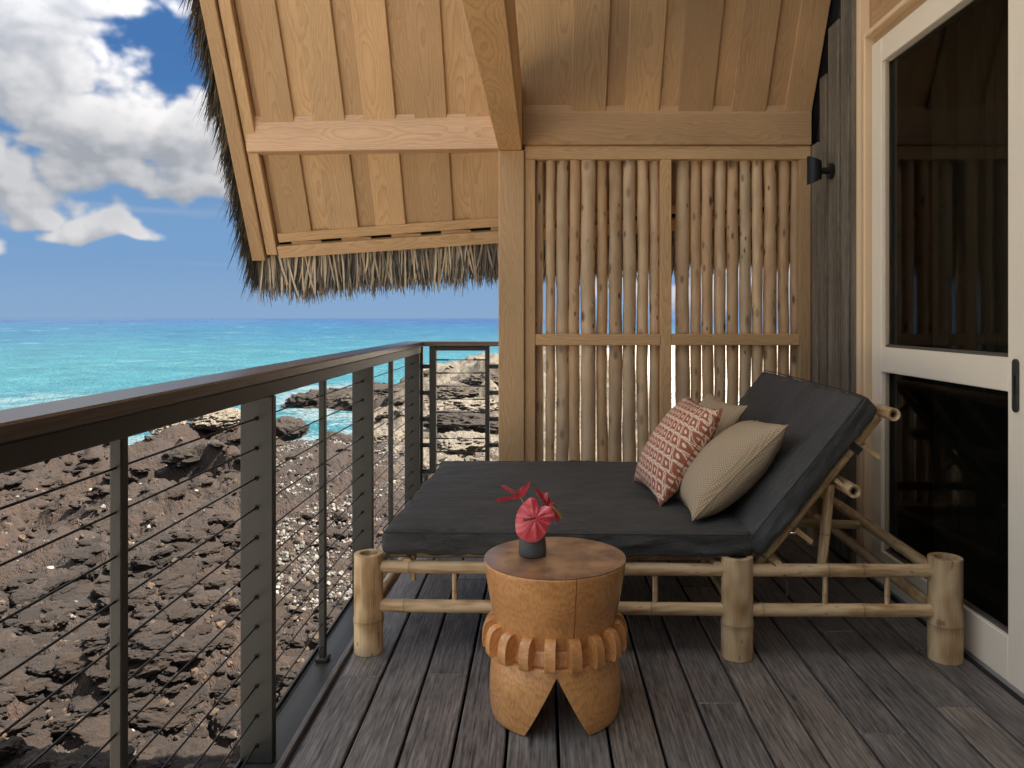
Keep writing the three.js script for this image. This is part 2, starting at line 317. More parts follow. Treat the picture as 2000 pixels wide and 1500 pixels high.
const gravelMask = (x, z) => { const u = duOf(x, z), d = -z; return sstep(470, 560, u) * sstep(6.2, 8.5, d) * sstep(20, 14.5, d) * sstep(1500, 900, u); };
const paleMask = (x, z) => { const u = duOf(x, z), d = -z; return clamp(sstep(735, 850, u) * sstep(10.5, 13.5, d) + sstep(640, 720, u) * sstep(17, 19, d) * sstep(25, 23, d) + 0.9 * sstep(2.2, 0.4, landAmount(x, z)) * sstep(17, 13, d) + sstep(850, 1100, u) * sstep(7, 10, d)); };
function ground(x, z) {
  const l = landAmount(x, z), d = Math.hypot(x, z), near = sstep(45, 15, d);
  let y = mix(-3.2, -1.56, sstep(-2.2, 2.6, l));
  const big = fbm3(x * 0.17, z * 0.17, 7.1, 3), rough = gravelMask(x, z), u = duOf(x, z);
  y += big * 0.55 * sstep(-1, 3, l);
  if (z < -1) y += 0.28 * sstep(4.2, 1.6, l) * sstep(0, 1.2, l) * sstep(700, 400, u) + sstep(780, 980, u) * sstep(14, 32, -z) * 0.75;
  if (z < -14) y -= (sstep(4.5, 0.5, l) * 0.3 + sstep(26, 28, d) * 0.3) * sstep(500, 560, u) * sstep(760, 700, u);
  const wx = x + 0.5 * n3(x * 0.8, z * 0.8, 1.5), wz = z + 0.5 * n3(x * 0.8, z * 0.8, 8.5);
  const amp = mix(1, 0.35, rough);
  const bil = (f, o) => Math.abs(n3(wx * f + o, wz * f, o)) * 2;
  y += (bil(0.5, 3.3) - 0.45) * 0.30 * amp * (0.4 + 0.6 * near + 0.9 * sstep(760, 900, u));
  if (d < 60) {
    const crust = sstep(-0.12, 0.22, n3(x * 0.45, z * 0.45, 61.5));
    y += (bil(1.35, 5.5) - 0.42) * 0.15 * amp + (bil(3.4, 8.1) - 0.4) * 0.05 * amp;
    const cw = 0.22 * n3(x * 3, z * 3, 71.5), cv = 0.22 * n3(x * 3, z * 3, 81.5), x2 = x + cw, z2 = z + cv;
    y += amp * (0.12 * cells(x2 * 0.8, z2 * 0.95, 3) + (0.3 + 0.7 * crust) * 0.085 * cells(x2 * 2.1 + 5, z2 * 2.5, 5));
    if (d < 32) y += (0.3 + 0.7 * crust) * (0.055 * cells(x2 * 5.3, z2 * 6.1, 9) + (d < 16 ? 0.02 * cells(x * 13.7 + cw * 3, z * 15.1, 13) : 0));
    if (d < 30) y += (Math.abs(n3(x * 8.3, z * 8.3, 2.2)) * 2 - 0.4) * 0.03 + fbm3(x * 17, z * 17, 9.1, 2) * 0.03;
    if (d < 9) y += n3(x * 44, z * 44, 4.2) * 0.008;
    const hole = sstep(0.34, 0.55, n3(wx * 1.5, wz * 1.5, 41.7)); y -= 0.1 * hole * amp;
  }
  const q = Math.hypot((x - PIT.x) / 0.75, (z - PIT.z) / 0.5); if (q < 1.4) y -= 0.62 * sstep(1.15, 0.75, q);
  if (q > 0.8 && q < 2.2 && z < PIT.z) y += 0.2 * sstep(2.2, 1.1, q);
  if (x > -1.3 && z > -5.4) y = Math.min(y, -1.2);
  return y;
}
function polar(azs, dists, height, colour, scaleUV) {
  const A = azs.length, R = dists.length, pos = new Float32Array(A * R * 3), col = new Float32Array(A * R * 3), uv = new Float32Array(A * R * 2), idx = new Uint32Array((A - 1) * (R - 1) * 6);
  for (let j = 0, o = 0; j < R; j++) for (let i = 0; i < A; i++, o++) {
    const x = Math.sin(azs[i]) * dists[j], z = -Math.cos(azs[i]) * dists[j], y = height(x, z), c = colour(x, z, y, dists[j], azs[i]);
    pos.set([x, y, z], o * 3); col.set(c, o * 3); uv[o * 2] = x / scaleUV; uv[o * 2 + 1] = z / scaleUV;
  }
  let k = 0;
  for (let j = 0; j + 1 < R; j++) for (let i = 0; i + 1 < A; i++) { const a = j * A + i; idx[k++] = a; idx[k++] = a + 1; idx[k++] = a + A; idx[k++] = a + 1; idx[k++] = a + A + 1; idx[k++] = a + A; }
  const g = new THREE.BufferGeometry();
  g.setAttribute('position', new THREE.BufferAttribute(pos, 3)); g.setAttribute('color', new THREE.BufferAttribute(col, 3)); g.setAttribute('uv', new THREE.BufferAttribute(uv, 2)); g.setIndex(new THREE.BufferAttribute(idx, 1));
  g.computeVertexNormals();
  return g;
}
const rad = Math.PI / 180;
function lavaColour(x, z, y) {
  const l = landAmount(x, z), t = fbm3(x * 0.5, z * 0.5, 13.1, 3), f = fbm3(x * 4, z * 4, 17.1, 3), w = fbm3(x * 1.4, z * 1.4, 27.1, 3);
  let c = mix3([0.105, 0.078, 0.056], [0.062, 0.05, 0.041], clamp(0.5 + t * 1.6 + f * 0.5));
  c = mix3(c, [0.115, 0.092, 0.042], sstep(0.1, 0.45, w) * sstep(-4, -6.5, x) * 0.75);       // yellowish patches
  c = mix3(c, [0.155, 0.095, 0.066], sstep(0.12, 0.4, fbm3(x * 1.1, z * 1.1, 37.7, 2)) * sstep(-9, -5, z) * 0.6);   // reddish crust
  const p = clamp(paleMask(x, z) * sstep(-0.35, 0.15, fbm3(x * 0.9, z * 1.5, 47.2, 4) + 0.08)), sand = x > -1.5 && z > 0.6 ? 1 : 0;
  c = mix3(c, [0.62, 0.90, 1.18], p * 0.85);
  if (z > -4.5 || x > 3) c = mix3(c, [3.1, 4.7, 6.9], sstep(0, 1.2, Math.max(z + 4.45, x - 3)) * (0.85 + f * 0.3));     // unseen pale sand, added to bounce sunlight up under the roof
  if (l < 1.2) c = mix3(c, [0.05, 0.05, 0.045], sstep(0.6, -0.4, y - SEA) * 0.6);
  return c;
}
const lavaTex = tex(1024, 1024, (x, y) => {
  const n = np(x * 16, y * 16, 16, 16, 1) * 0.45 + np(x * 40, y * 40, 40, 40, 2) * 0.4 + np(x * 110, y * 110, 110, 110, 3) * 0.45 + np(x * 240, y * 240, 240, 240, 4) * 0.4, r = 1 - Math.abs(np(x * 24, y * 24, 24, 24, 6)) * 2;
  const b = clamp(0.70 + n * 0.55 - 0.35 * sstep(0.88, 1, r), 0.08, 1); return [b, b * 0.985, b * 0.97];
}, 1, 1);
const lavaBump = tex(1024, 1024, (x, y) => 0.5 + np(x * 20, y * 20, 20, 20, 1) * 0.25 + np(x * 60, y * 60, 60, 60, 2) * 0.25 + np(x * 160, y * 160, 160, 160, 3) * 0.2, 1, 1, false);
const lavaMat = std([0.275, 0.162, 0.094], 0.88, { vertexColors: true, map: lavaTex, bumpMap: lavaBump, bumpScale: 0.045 });
{
  const az = []; for (let a = -180; a < -44; a += 2.5) az.push(a * rad); for (let a = -44; a < 1; a += 0.11) az.push(a * rad); for (let a = 1; a < 30; a += 0.35) az.push(a * rad); for (let a = 30; a <= 180.01; a += 2.5) az.push(Math.min(a, 180) * rad);
  const ds = [0.3, 1.2, 2.2]; for (let i = 0; i < 900; i++) { const t = i / 899; ds.push(1 / mix(1 / 3, 1 / 62, t)); } ds.push(75, 100);
  structure(part('lava_ground', polar(az, ds, ground, lavaColour, 1.7), lavaMat, scene));
}
// the sea: shallow turquoise over sand, deep blue far out, long streaks of chop and foam
const seaBump = tex(1024, 1024, (x, y) => 0.5 + np(x * 12, y * 24, 12, 24, 1) * 0.3 + np(x * 30, y * 60, 30, 60, 2) * 0.22 + np(x * 80, y * 140, 80, 140, 3) * 0.14, 1, 1, false);
const seaMat = phys([0.15, 0.2, 0.222], 0.28, { vertexColors: true, bumpMap: seaBump, bumpScale: 0.35, specularIntensity: 0.45, ior: 1.33 });
seaBump.repeat.set(1, 1);
function seaColour(x, z, y, d, az) {
  const drop = Math.log(d), u = duOf(x, z), v = CV + F * (EYE - SEA) / Math.max(1, -z);
  const s1 = fbm3(az * 22, drop * 24, 1.7, 4), s2 = fbm3(az * 60, drop * 70, 6.1, 3), s3 = fbm3(az * 9, drop * 7, 11.1, 3);
  const deep = clamp(sstep(5.7, 7.6, drop + s3 * 0.6 + sstep(500, 950, u) * 0.5));
  let c = mix3([0.115, 0.45, 0.52], [0.035, 0.28, 0.49], clamp(sstep(4.0, 5.6, drop + s3 * 0.7)));
  c = mix3(c, [0.05, 0.15, 0.42], deep);
  c = mix3(c, [0.16, 0.53, 0.55], clamp(s3 * 1.5) * sstep(5.2, 3.9, drop));
  const b = 1 + s1 * 0.7 + s2 * 0.4; c = [c[0] * b, c[1] * (0.3 + 0.7 * b), c[2] * (0.45 + 0.55 * b)];
  const l = z < -1 ? landAmount(x, z) : -9, shore = sstep(-5.5, -0.2, l);
  const foam = sstep(0.24, 0.5, s1 + s2 * 0.6 + shore * 0.6 - 0.04) * (0.35 + 0.55 * shore) * sstep(7.5, 5, drop);
  const band = sstep(0.16, 0, Math.abs(drop - 3.62 - 0.1 * fbm3(az * 14, 3, 2, 3)) ) * sstep(-0.15, 0.3, s1 + 0.12) * sstep(720, 450, u);
  c = mix3(c, [0.20, 0.42, 0.45], shore * 0.45);
  return mix3(c, [0.72, 0.72, 0.70], clamp(Math.max(foam, band * 0.72)));
}
{
  const az = []; for (let a = -180; a < -46; a += 3) az.push(a * rad); for (let a = -46; a < 4; a += 0.09) az.push(a * rad); for (let a = 4; a < 34; a += 0.6) az.push(a * rad); for (let a = 34; a <= 180.01; a += 3) az.push(Math.min(a, 180) * rad);
  const ds = [0.5, 4, 8]; for (let i = 0; i < 330; i++) ds.push(1 / mix(1 / 11, 1 / 2600, i / 329)); ds.push(3200, 4200, 6000, 10000, 18000, 30000);
  structure(part('sea', polar(az, ds, () => SEA, seaColour, 9), seaMat, scene));
}
// rocks one can tell apart
const paleRock = std([0.2, 0.172, 0.132], 0.85, { map: lavaTex, bumpMap: lavaBump, bumpScale: 0.05 }), darkRock = std([0.029, 0.0185, 0.0115], 0.88, { map: lavaTex, bumpMap: lavaBump, bumpScale: 0.05 });
const mixRock = std([0.07, 0.056, 0.04], 0.88, { map: lavaTex, bumpMap: lavaBump, bumpScale: 0.05 });
function rock(label, [u, v, d], [w, h, l], mat, seed, group) {
  const g = new THREE.IcosahedronGeometry(1, w > 1 ? 22 : 14), p = g.attributes.position, q = V();
  for (let i = 0; i < p.count; i++) {
    q.fromBufferAttribute(p, i); const s = seed * 7.13;
    const f = 1 + 0.42 * fbm3(q.x * 1.3 + s, q.y * 1.6, q.z * 1.3, 2) + 0.26 * (ridge3(q.x * 2.3 + s, q.y * 2.6, q.z * 2.3, 4) - 0.25) + 0.09 * cells(q.x * 2.4 + s + q.y, q.z * 2.4 + q.y * 1.6, seed) + 0.16 * fbm3(q.x * 7 + s, q.y * 8, q.z * 7, 4);
    p.setXYZ(i, q.x * f * w / 2, q.y * f * h / 2 * (q.y < 0 ? 0.6 : 1), q.z * f * l / 2);
  }
  const t = g.attributes.uv; for (let i = 0; i < p.count; i++) t.setXY(i, p.getX(i) * 0.9 + p.getZ(i) * 0.5, p.getY(i) * 0.9 + p.getZ(i) * 0.6);
  smooth(g);
  const m = part('shore_rock', g, mat, scene), c = at(u, v, d); m.position.set(c.x, c.y, c.z); m.rotation.y = seed;
  m.userData = { label, category: 'rock' }; m.userData.group = group ?? 'rocks on the lava shore';
  return m;
}
rock('pale boulder with a black shadowed hollow left of the wide post', [428, 822, 19.5], [1.35, 0.62, 1.0], paleRock, 1);
rock('low pale craggy rock left of the pale boulder with the shadowed hollow', [335, 838, 19.2], [1.25, 0.42, 0.9], paleRock, 2);
rock('small pale slab on the lava between the low craggy rock and the wide post', [470, 850, 18.6], [0.9, 0.26, 0.7], paleRock, 3);
rock('big dark jagged rock standing in the foaming water of the inlet', [628, 792, 30], [2.5, 1.15, 2.0], darkRock, 4);
rock('light brown sunlit rock on the right side of the dark jagged inlet rock', [705, 788, 29], [1.7, 0.85, 1.6], mixRock, 5);
rock('flat dark ledge far behind the second wide post at the water line', [760, 770, 30], [2.4, 0.7, 2.4], darkRock, 6);
rock('brown lump of lava right of the nearest wide post beside the inlet water', [560, 842, 20.5], [1.0, 0.7, 0.9], darkRock, 7);
rock('rounded grey lava boulder lying on the gravel below the inlet', [655, 868, 17], [0.95, 0.5, 0.8], darkRock, 8);
rock('white coral boulder on the shore left of the railing corner', [752, 862, 16.5], [0.9, 0.42, 0.8], paleRock, 9);
rock('small bright coral stone beside the white boulder near the railing corner', [772, 888, 14.5], [0.55, 0.3, 0.5], paleRock, 10);
rock('pale ledge low behind the return railing just above the mattress', [905, 868, 12], [1.2, 0.34, 0.9], paleRock, 11);
rock('dark undercut lava ledge seen through the middle cables of the return railing', [905, 832, 15.5], [1.7, 0.5, 1.0], darkRock, 12);
rock('bright broken coral ledge above the dark ledge behind the return railing', [915, 795, 19], [1.7, 0.42, 1.2], paleRock, 13);
rock('grey brown rock slab above the broken coral ledge behind the return railing', [890, 768, 24], [2.0, 0.5, 1.6], mixRock, 14);
rock('highest sunlit rock on the headland beside the timber post', [962, 752, 26], [1.9, 0.8, 1.7], mixRock, 15);
rock('black lava block over the dark hollow in the brown lava field', [372, 895, 13.9], [0.9, 0.42, 0.6], darkRock, 16);
rock('reddish lava block with pale top near the dark hollow', [415, 880, 14.4], [0.5, 0.35, 0.45], mixRock, 17);
// loose stones and coral bits nobody could count
function scatter(name, label, n, mat, shape, place, tint) {
  const m = new THREE.InstancedMesh(shape, mat, n), M = new THREE.Matrix4(), Q = new THREE.Quaternion(), E = new THREE.Euler(), c = new THREE.Color();
  let k = 0;
  for (let i = 0; i < n * 6 && k < n; i++) {
    const r = place(); if (!r) continue;
    const [x, z, s] = r; E.set(rr(0, 6.3), rr(0, 6.3), rr(0, 6.3));
    M.compose(V(x, ground(x, z) + s * 0.18, z), Q.setFromEuler(E), V(s * rr(0.7, 1.3), s * rr(0.5, 1), s * rr(0.7, 1.2))); m.setMatrixAt(k, M); m.setColorAt(k, c.setRGB(...tint())); k++;
  }
  m.count = k; m.name = numbered(name); m.userData = { label, category: 'gravel', kind: 'stuff' }; m.castShadow = m.receiveShadow = true; scene.add(m);
}
const pebble = (() => { const g = new THREE.IcosahedronGeometry(0.5, 1), p = g.attributes.position; for (let i = 0; i < p.count; i++) { const x = p.getX(i), y = p.getY(i), z = p.getZ(i), f = 1 + 0.5 * n3(x * 3 + 3, y * 3, z * 3); p.setXYZ(i, x * f, y * f, z * f); } g.computeVertexNormals(); return g; })();
reseed(5);
// broken crust: half buried chunks of the same lava
{
  const chunk = (sd) => { const g = new THREE.IcosahedronGeometry(0.5, 9), p = g.attributes.position, t = g.attributes.uv; for (let i = 0; i < p.count; i++) { const x = p.getX(i) * 2, y = p.getY(i) * 2, z = p.getZ(i) * 2, f = (1 + 0.5 * fbm3(x * 1.5 + sd, y * 1.5, z * 1.5, 2) + 0.16 * cells(x * 2.2 + sd + y, z * 2.2 - y, 3 + sd) + 0.22 * fbm3(x * 5 + sd, y * 5, z * 5, 3)) / 2; p.setXYZ(i, x * f, y * f, z * f); t.setXY(i, x * f * 0.8 + sd, z * f * 0.8 + y * f); } return smooth(g); };
  const mat = std([1, 1, 1], 0.9, { map: lavaTex, bumpMap: lavaBump, bumpScale: 0.03 });
  for (let k = 0; k < 3; k++) {
    const N = 3600, m = new THREE.InstancedMesh(chunk(k * 3.7), mat, N), M = new THREE.Matrix4(), Q = new THREE.Quaternion(), E = new THREE.Euler(), c = new THREE.Color(); let n = 0;
    for (let i = 0; i < N * 5 && n < N; i++) {
      const d = 1 / rr(1 / 3.4, 1 / 46), u = rr(-300, 1000), x = (u - CU) / F * d, z = -d; if (x > -1.0 && z > -5.3) continue;
      if (landAmount(x, z) < 0.3 || n3(x * 0.55, z * 0.55, 61.5) + n3(x * 1.7, z * 1.7, 3.5) * 0.6 < rr(-0.5, 0.5) || rnd() < gravelMask(x, z) * 0.8) continue;
      const s = (0.035 + 0.23 * Math.pow(rnd(), 2.6)) * (1 + sstep(14, 40, d) * 1.6), l = lavaColour(x, z, 0), b = rr(0.8, 1.35) * 0.215; E.set(rr(-0.4, 0.4), rr(0, 6.3), rr(-0.4, 0.4));
      M.compose(V(x, ground(x, z) - s * 0.03, z), Q.setFromEuler(E), V(s * rr(0.9, 1.7), s * rr(0.28, 0.6), s * rr(0.8, 1.3))); m.setMatrixAt(n, M); m.setColorAt(n, c.setRGB(l[0] * b * 1.7, l[1] * b * 1.1, l[2] * b * 0.66)); n++;
    }
    m.count = n; m.name = numbered('lava_crust'); m.userData = { label: ['broken brown lava crust covering the rocky shore', 'jagged lumps of lava crust lying all over the shore', 'flat cracked plates of lava crust on the shore'][k], category: 'lava rubble', kind: 'stuff' }; m.castShadow = m.receiveShadow = true; scene.add(m);
  }
}
scatter('coral_gravel', 'white coral bits strewn over the brown lava gravel', 9500, std([1, 1, 1], 0.85), pebble, () => {
  const u = rr(480, 1000), v = 870 + 300 * Math.pow(rnd(), 1.4), d = 4150 / (v - CV), x = (u - CU) / F * d, z = -d;
  if (rnd() > 0.06 + gravelMask(x, z) * 1.1 || fbm3(x * 0.9, z * 0.9, 3.1, 2) < -0.02 * 1) return null;
  return [x, z, Math.pow(rnd(), 4) * 0.05 + 0.013];
}, () => { const b = rr(0.045, 0.15); return [b, b * 0.93, b * 0.82]; });
scatter('coral_gravel', 'a few scattered pale coral chips on the lava field left of the wide post', 420, std([1, 1, 1], 0.85), pebble, () => { const d = rr(5, 15), u = rr(-200, 640); return [(u - CU) / F * d, -d, Math.pow(rnd(), 4) * 0.07 + 0.012]; }, () => { const b = rr(0.055, 0.18); return [b, b * 0.93, b * 0.8]; });
scatter('lava_gravel', 'loose dark brown lava stones lying over the whole lava field', 9000, std([1, 1, 1], 0.9), pebble, () => { const d = 1 / rr(1 / 3.6, 1 / 19), u = rr(-250, 1000); return [(u - CU) / F * d, -d, Math.pow(rnd(), 6) * 0.09 + 0.014]; }, () => { const b = rr(0.012, 0.036), w = rnd(); return [b * (1.4 + 0.2 * w), b * 0.95, b * (0.62 - 0.12 * w)]; });

// ------------------------------------------------------------------ deck
reseed(101);
const deck = structure(new THREE.Group()); deck.name = 'deck'; scene.add(deck);
{
  const x0 = -0.675, pitch = 0.1445, joints = { 0: [-2.62], 2: [-2.64, -3.6], 4: [-3.3], 7: [-3.2], 8: [-2.44], 9: [-3.5], 11: [-2.26, -3.9], 12: [-3.0], 13: [-2.42], 14: [-2.83] };
  for (let i = 0; i < 15; i++) {
    const xa = x0 + i * pitch + 0.0045, xb = x0 + (i + 1) * pitch - 0.0045, cuts = [-4.38, ...(joints[i] ?? []).sort((a, b) => a - b), 0.55];
    for (let k = 0; k + 1 < cuts.length; k++) {
      const L = cuts[k + 1] - cuts[k] - 0.003, m = part('deck_board', cbox(xb - xa, 0.024, L, 0.0035, 2, i * 0.19 + k * 0.41, rr(0, 2.4)), deckMats[(i * 7 + k * 3) % 4], deck);
      m.position.set((xa + xb) / 2, -0.012 + rr(-0.0006, 0.0006), (cuts[k] + cuts[k + 1]) / 2);
    }
  }
  board('edge_strip', V(-0.6915, -0.004, 0.5), V(-0.6915, -0.004, -5.05), 0.018, 0.03, deckMats[1], deck);
  board('edge_strip', V(1.503, -0.016, 0.5), V(1.503, -0.016, -4.38), 0.018, 0.03, darkBacking, deck);
  for (const z of [-0.2, -1.0, -1.8, -2.6, -3.4, -4.2]) board('joist', V(-0.68, -0.12, z), V(1.49, -0.12, z), 0.045, 0.18, darkBacking, deck);
  board('edge_beam', V(-0.772, -0.16, 0.5), V(-0.772, -0.16, -5.06), 0.135, 0.19, steel, deck);
  board('edge_lip', V(-0.846, -0.15, 0.5), V(-0.846, -0.15, -5.06), 0.008, 0.2, steel, deck, V(0, 1, 0), 0.001);
  board('back_beam', V(-0.70, -0.12, -4.97), V(1.5, -0.12, -4.97), 0.17, 0.2, steel, deck);
  { const m = part('under_sheet', cbox(2.45, 0.01, 5.4, 0), darkBacking, deck); m.position.set(0.5, -0.225, -2.25); }  // added dark sheet; gives the shade seen between the deck boards
  for (const [x, z] of [[-0.77, -0.1], [-0.77, -2.6], [-0.77, -4.9], [1.4, -4.9]]) board('support_post', V(x, -1.9, z), V(x, -0.257, z), 0.12, 0.12, steel, deck, V(0, 0, 1));
}

// ------------------------------------------------------------------ railings
function rod(name, p0, p1, r, mat, parent, seg = 8) { const L = p0.distanceTo(p1), g = new THREE.CylinderGeometry(r, r, L, seg); g.translate(0, L / 2, 0); return placeAxis(part(name, g, mat, parent), p0, p1); }
const CABLES = [...Array(12)].map((_, i) => 0.908 - i * 0.0838);
{
  const r = thing('cable_railing', 'long dark steel cable railing with brown timber handrail along the sea side', 'railing'), X = -0.802;
  board('handrail', V(X, 1.0300, 0.6), V(X, 1.0300, -5.065), 0.114, 0.030, capMat, r, V(0, 1, 0), 0.004, 0.1, 0);
  board('under_rail', V(X, 0.993, 0.6), V(X, 0.993, -5.05), 0.088, 0.043, steel, r);
  for (const d of [0.93, 2.236, 3.55, 4.91]) {
    const p = board('post', V(X, -0.064, -d), V(X, 0.971, -d), 0.03, 0.092, steel, r, V(1, 0, 0));
    for (const y of CABLES) { const g = new THREE.TorusGeometry(0.0052, 0.0022, 6, 12), f = part('cable_ferrule', g, cableMat, p); f.position.copy(p.worldToLocal(V(X, y, -d + 0.0165))); f.quaternion.copy(p.quaternion).invert(); }
  }
  for (const d of [1.498, 2.895, 4.205]) { board('baluster', V(X, -0.064, -d), V(X, 0.971, -d), 0.026, 0.024, steel, r, V(1, 0, 0)); board('baluster_foot', V(X, -0.064, -d), V(X, -0.050, -d), 0.05, 0.046, steel, r, V(1, 0, 0)); }
  for (const y of CABLES) rod('cable', V(X, y, 0.6), V(X, y, -4.91), 0.0024, cableMat, r);
}
{
  const r = thing('cable_railing', 'short return railing behind the daybed with a framed panel of level cables', 'railing'), Z = -5.005;
  const hr = (u) => (u - CU) / F * 4.99;
  board('handrail', V(-0.744, 1.030, Z), V(0.06, 1.030, Z), 0.114, 0.030, phys([2.0, 1.75, 1.55], 0.4, { map: capMap }), r, V(0, 1, 0), 0.004, 0.15, 1);  // lighter copy of the handrail material; the lit look is in its colour
  board('post', V(hr(821), -0.05, Z), V(hr(821), 1.015, Z), 0.03, 0.03, steel, r, V(0, 0, 1));
  board('frame_stile', V(hr(845.5), -0.02, Z), V(hr(845.5), 1.013, Z), 0.042, 0.06, steel, r, V(0, 0, 1));
  board('frame_stile', V(hr(952), -0.02, Z), V(hr(952), 1.013, Z), 0.028, 0.06, steel, r, V(0, 0, 1));
  board('frame_rail', V(hr(852), 1.000, Z), V(hr(947.6), 1.000, Z), 0.06, 0.026, steel, r);
  board('frame_rail', V(hr(852), 0.03, Z), V(hr(947.6), 0.03, Z), 0.06, 0.026, steel, r);
  for (const v of [716, 767.5, 819, 870, 921]) { const y = EYE - (v - CV) / F * 4.99; board('bracket', V(hr(825), y, Z), V(hr(839), y, Z), 0.03, 0.026, steel, r); board('bracket', V(hr(956.5), y, Z), V(0.0, y, Z), 0.03, 0.026, steel, r); }
  for (let i = 0; i < 11; i++) {
    const y = EYE - (703 + 25.7 * i - CV) / F * 4.99, c = rod('cable', V(hr(852), y, Z), V(hr(947.6), y, Z), 0.0024, cableMat, r);
    if (i < 11) for (const [a, b] of [[852, 876], [924, 947.6]]) { const g = new THREE.CylinderGeometry(0.0048, 0.0048, Math.abs(hr(b) - hr(a)), 8); const f = part('cable_fitting', g, cableMat, c); f.position.set(0, (hr(a) + hr(b)) / 2 - hr(852), 0); }
  }
}

// ------------------------------------------------------------------ house: gable wall, door, room
reseed(303);
const ROOFK = 9.931, T3 = Math.sqrt(3);                 // inner face of the roof: y = ROOFK + T3 * z
const roofY = (z) => ROOFK + T3 * z;
const WX = 1.51;
{
  const h = thing('house_wall', 'dark weathered board wall of the hut beside the sliding door', 'wall');
  const hole = [[3.70, -0.01], [3.70, 2.52], [2.2, 2.52], [2.2, -0.01]];
  const poly = (pts) => { const s = new THREE.Shape(); pts.forEach(([d, y], i) => i ? s.lineTo(d, y) : s.moveTo(d, y)); const g = new THREE.ExtrudeGeometry(s, { depth: 0.12, bevelEnabled: false }); g.rotateY(Math.PI / 2); g.translate(1.555, 0, 0); return g; };
  // ExtrudeGeometry turned so that shape x runs towards -z
  part('backing', mergeGeometries([
    poly([[3.70, -0.2], [4.47, -0.2], [4.47, roofY(-4.47)], [3.70, roofY(-3.70)]]),
    poly([[2.2, 2.52], [3.70, 2.52], [3.70, roofY(-3.70)], [2.2, roofY(-2.2)]]),
    poly([[-2.6, -0.2], [2.2, -0.2], [2.2, roofY(-2.2)], [1.0, roofY(-1.0)], [-2.6, roofY(-1.0) - 3.6 * T3]]),
  ]), darkBacking, h);
  const bd = (u0, u1, top) => {
    const d0 = WX * F / (u0 - CU), d1 = WX * F / (u1 - CU), t = top ?? roofY(-d0) - 0.03;
    const m = part('cladding_board', cbox(0.045, t + 0.1, d0 - d1, 0.003, 1, rr(0, 0.8), rr(0, 2)), pick(cladMat), h); m.position.set(WX + 0.0225, (t - 0.1) / 2, -(d0 + d1) / 2);
  };
  for (const [a, b] of [[1577, 1596.7], [1600.5, 1612.7], [1617.5, 1637], [1642, 1656.7], [1661.5, 1682]]) bd(a, b);
  for (const [u0, u1] of [[1596.9, 1600.3], [1612.9, 1617.3], [1637.2, 1641.8], [1656.9, 1661.3]]) { const d0 = WX * F / (u0 - CU), d1 = WX * F / (u1 - CU), t = roofY(-d0) - 0.03, m = part('recess_strip', cbox(0.02, t + 0.1, d0 - d1, 0, 1), darkBacking, h); m.position.set(WX + 0.022, (t - 0.1) / 2, -(d0 + d1) / 2); }  // dark strips stand in for the shade deep between the cladding boards
  // casing and header over the door
  const dz = (u) => -WX * F / (u - CU);
  board('door_casing', V(WX + 0.012, -0.02, (dz(1682.8) + dz(1690)) / 2), V(WX + 0.012, 4.0, (dz(1682.8) + dz(1690)) / 2), Math.abs(dz(1690) - dz(1682.8)), 0.075, casingMat, h, V(1, 0, 0));
  board('door_casing', V(WX + 0.034, -0.02, (dz(1690) + dz(1694)) / 2), V(WX + 0.034, 4.0, (dz(1690) + dz(1694)) / 2), Math.abs(dz(1694) - dz(1690)), 0.03, std([0.42, 0.25, 0.15], 0.6), h, V(1, 0, 0), 0.001);
  board('door_casing', V(WX + 0.014, -0.02, (dz(1694) + dz(1697.5)) / 2), V(WX + 0.014, 2.505, (dz(1694) + dz(1697.5)) / 2), Math.abs(dz(1697.5) - dz(1694)), 0.07, casingMat, h, V(1, 0, 0));
  board('door_casing', V(WX + 0.04, -0.02, (dz(1697.5) + dz(1702)) / 2), V(WX + 0.04, 2.46, (dz(1697.5) + dz(1702)) / 2), Math.abs(dz(1702) - dz(1697.5)), 0.02, std([0.5, 0.36, 0.2], 0.6), h, V(1, 0, 0), 0.001);
  board('head_casing', V(WX + 0.014, 2.493, dz(1697.5)), V(WX + 0.014, 2.493, -0.3), 0.07, 0.024, casingMat, h);
  board('head_casing', V(WX + 0.034, 2.513, dz(1694)), V(WX + 0.034, 2.513, -0.3), 0.03, 0.014, std([0.42, 0.27, 0.15], 0.6), h, V(0, 1, 0), 0.001);
  board('head_casing', V(WX + 0.034, 2.463, dz(1697.5)), V(WX + 0.034, 2.463, -0.3), 0.03, 0.036, std([0.5, 0.36, 0.2], 0.6), h, V(0, 1, 0), 0.001);
  board('header_panel', V(WX + 0.03, 3.27, dz(1694)), V(WX + 0.03, 3.27, -0.3), 0.024, 1.5, FIR[1], h, V(0, 1, 0));
  board('door_jamb', V(WX + 0.03, -0.02, -2.36), V(WX + 0.03, 2.48, -2.36), 0.08, 0.06, casingMat, h, V(1, 0, 0));
  part('side_wall', cbox(1.62, 7, 0.1, 0), cladMat[1], h).position.set(0.72, 3.3, 0.62);  // unseen wall added behind the camera to keep bounced light off the right
  board('near_panel', V(WX + 0.03, 1.2, -2.32), V(WX + 0.03, 1.2, -0.3), 0.03, 2.45, cladMat[0], h);
}
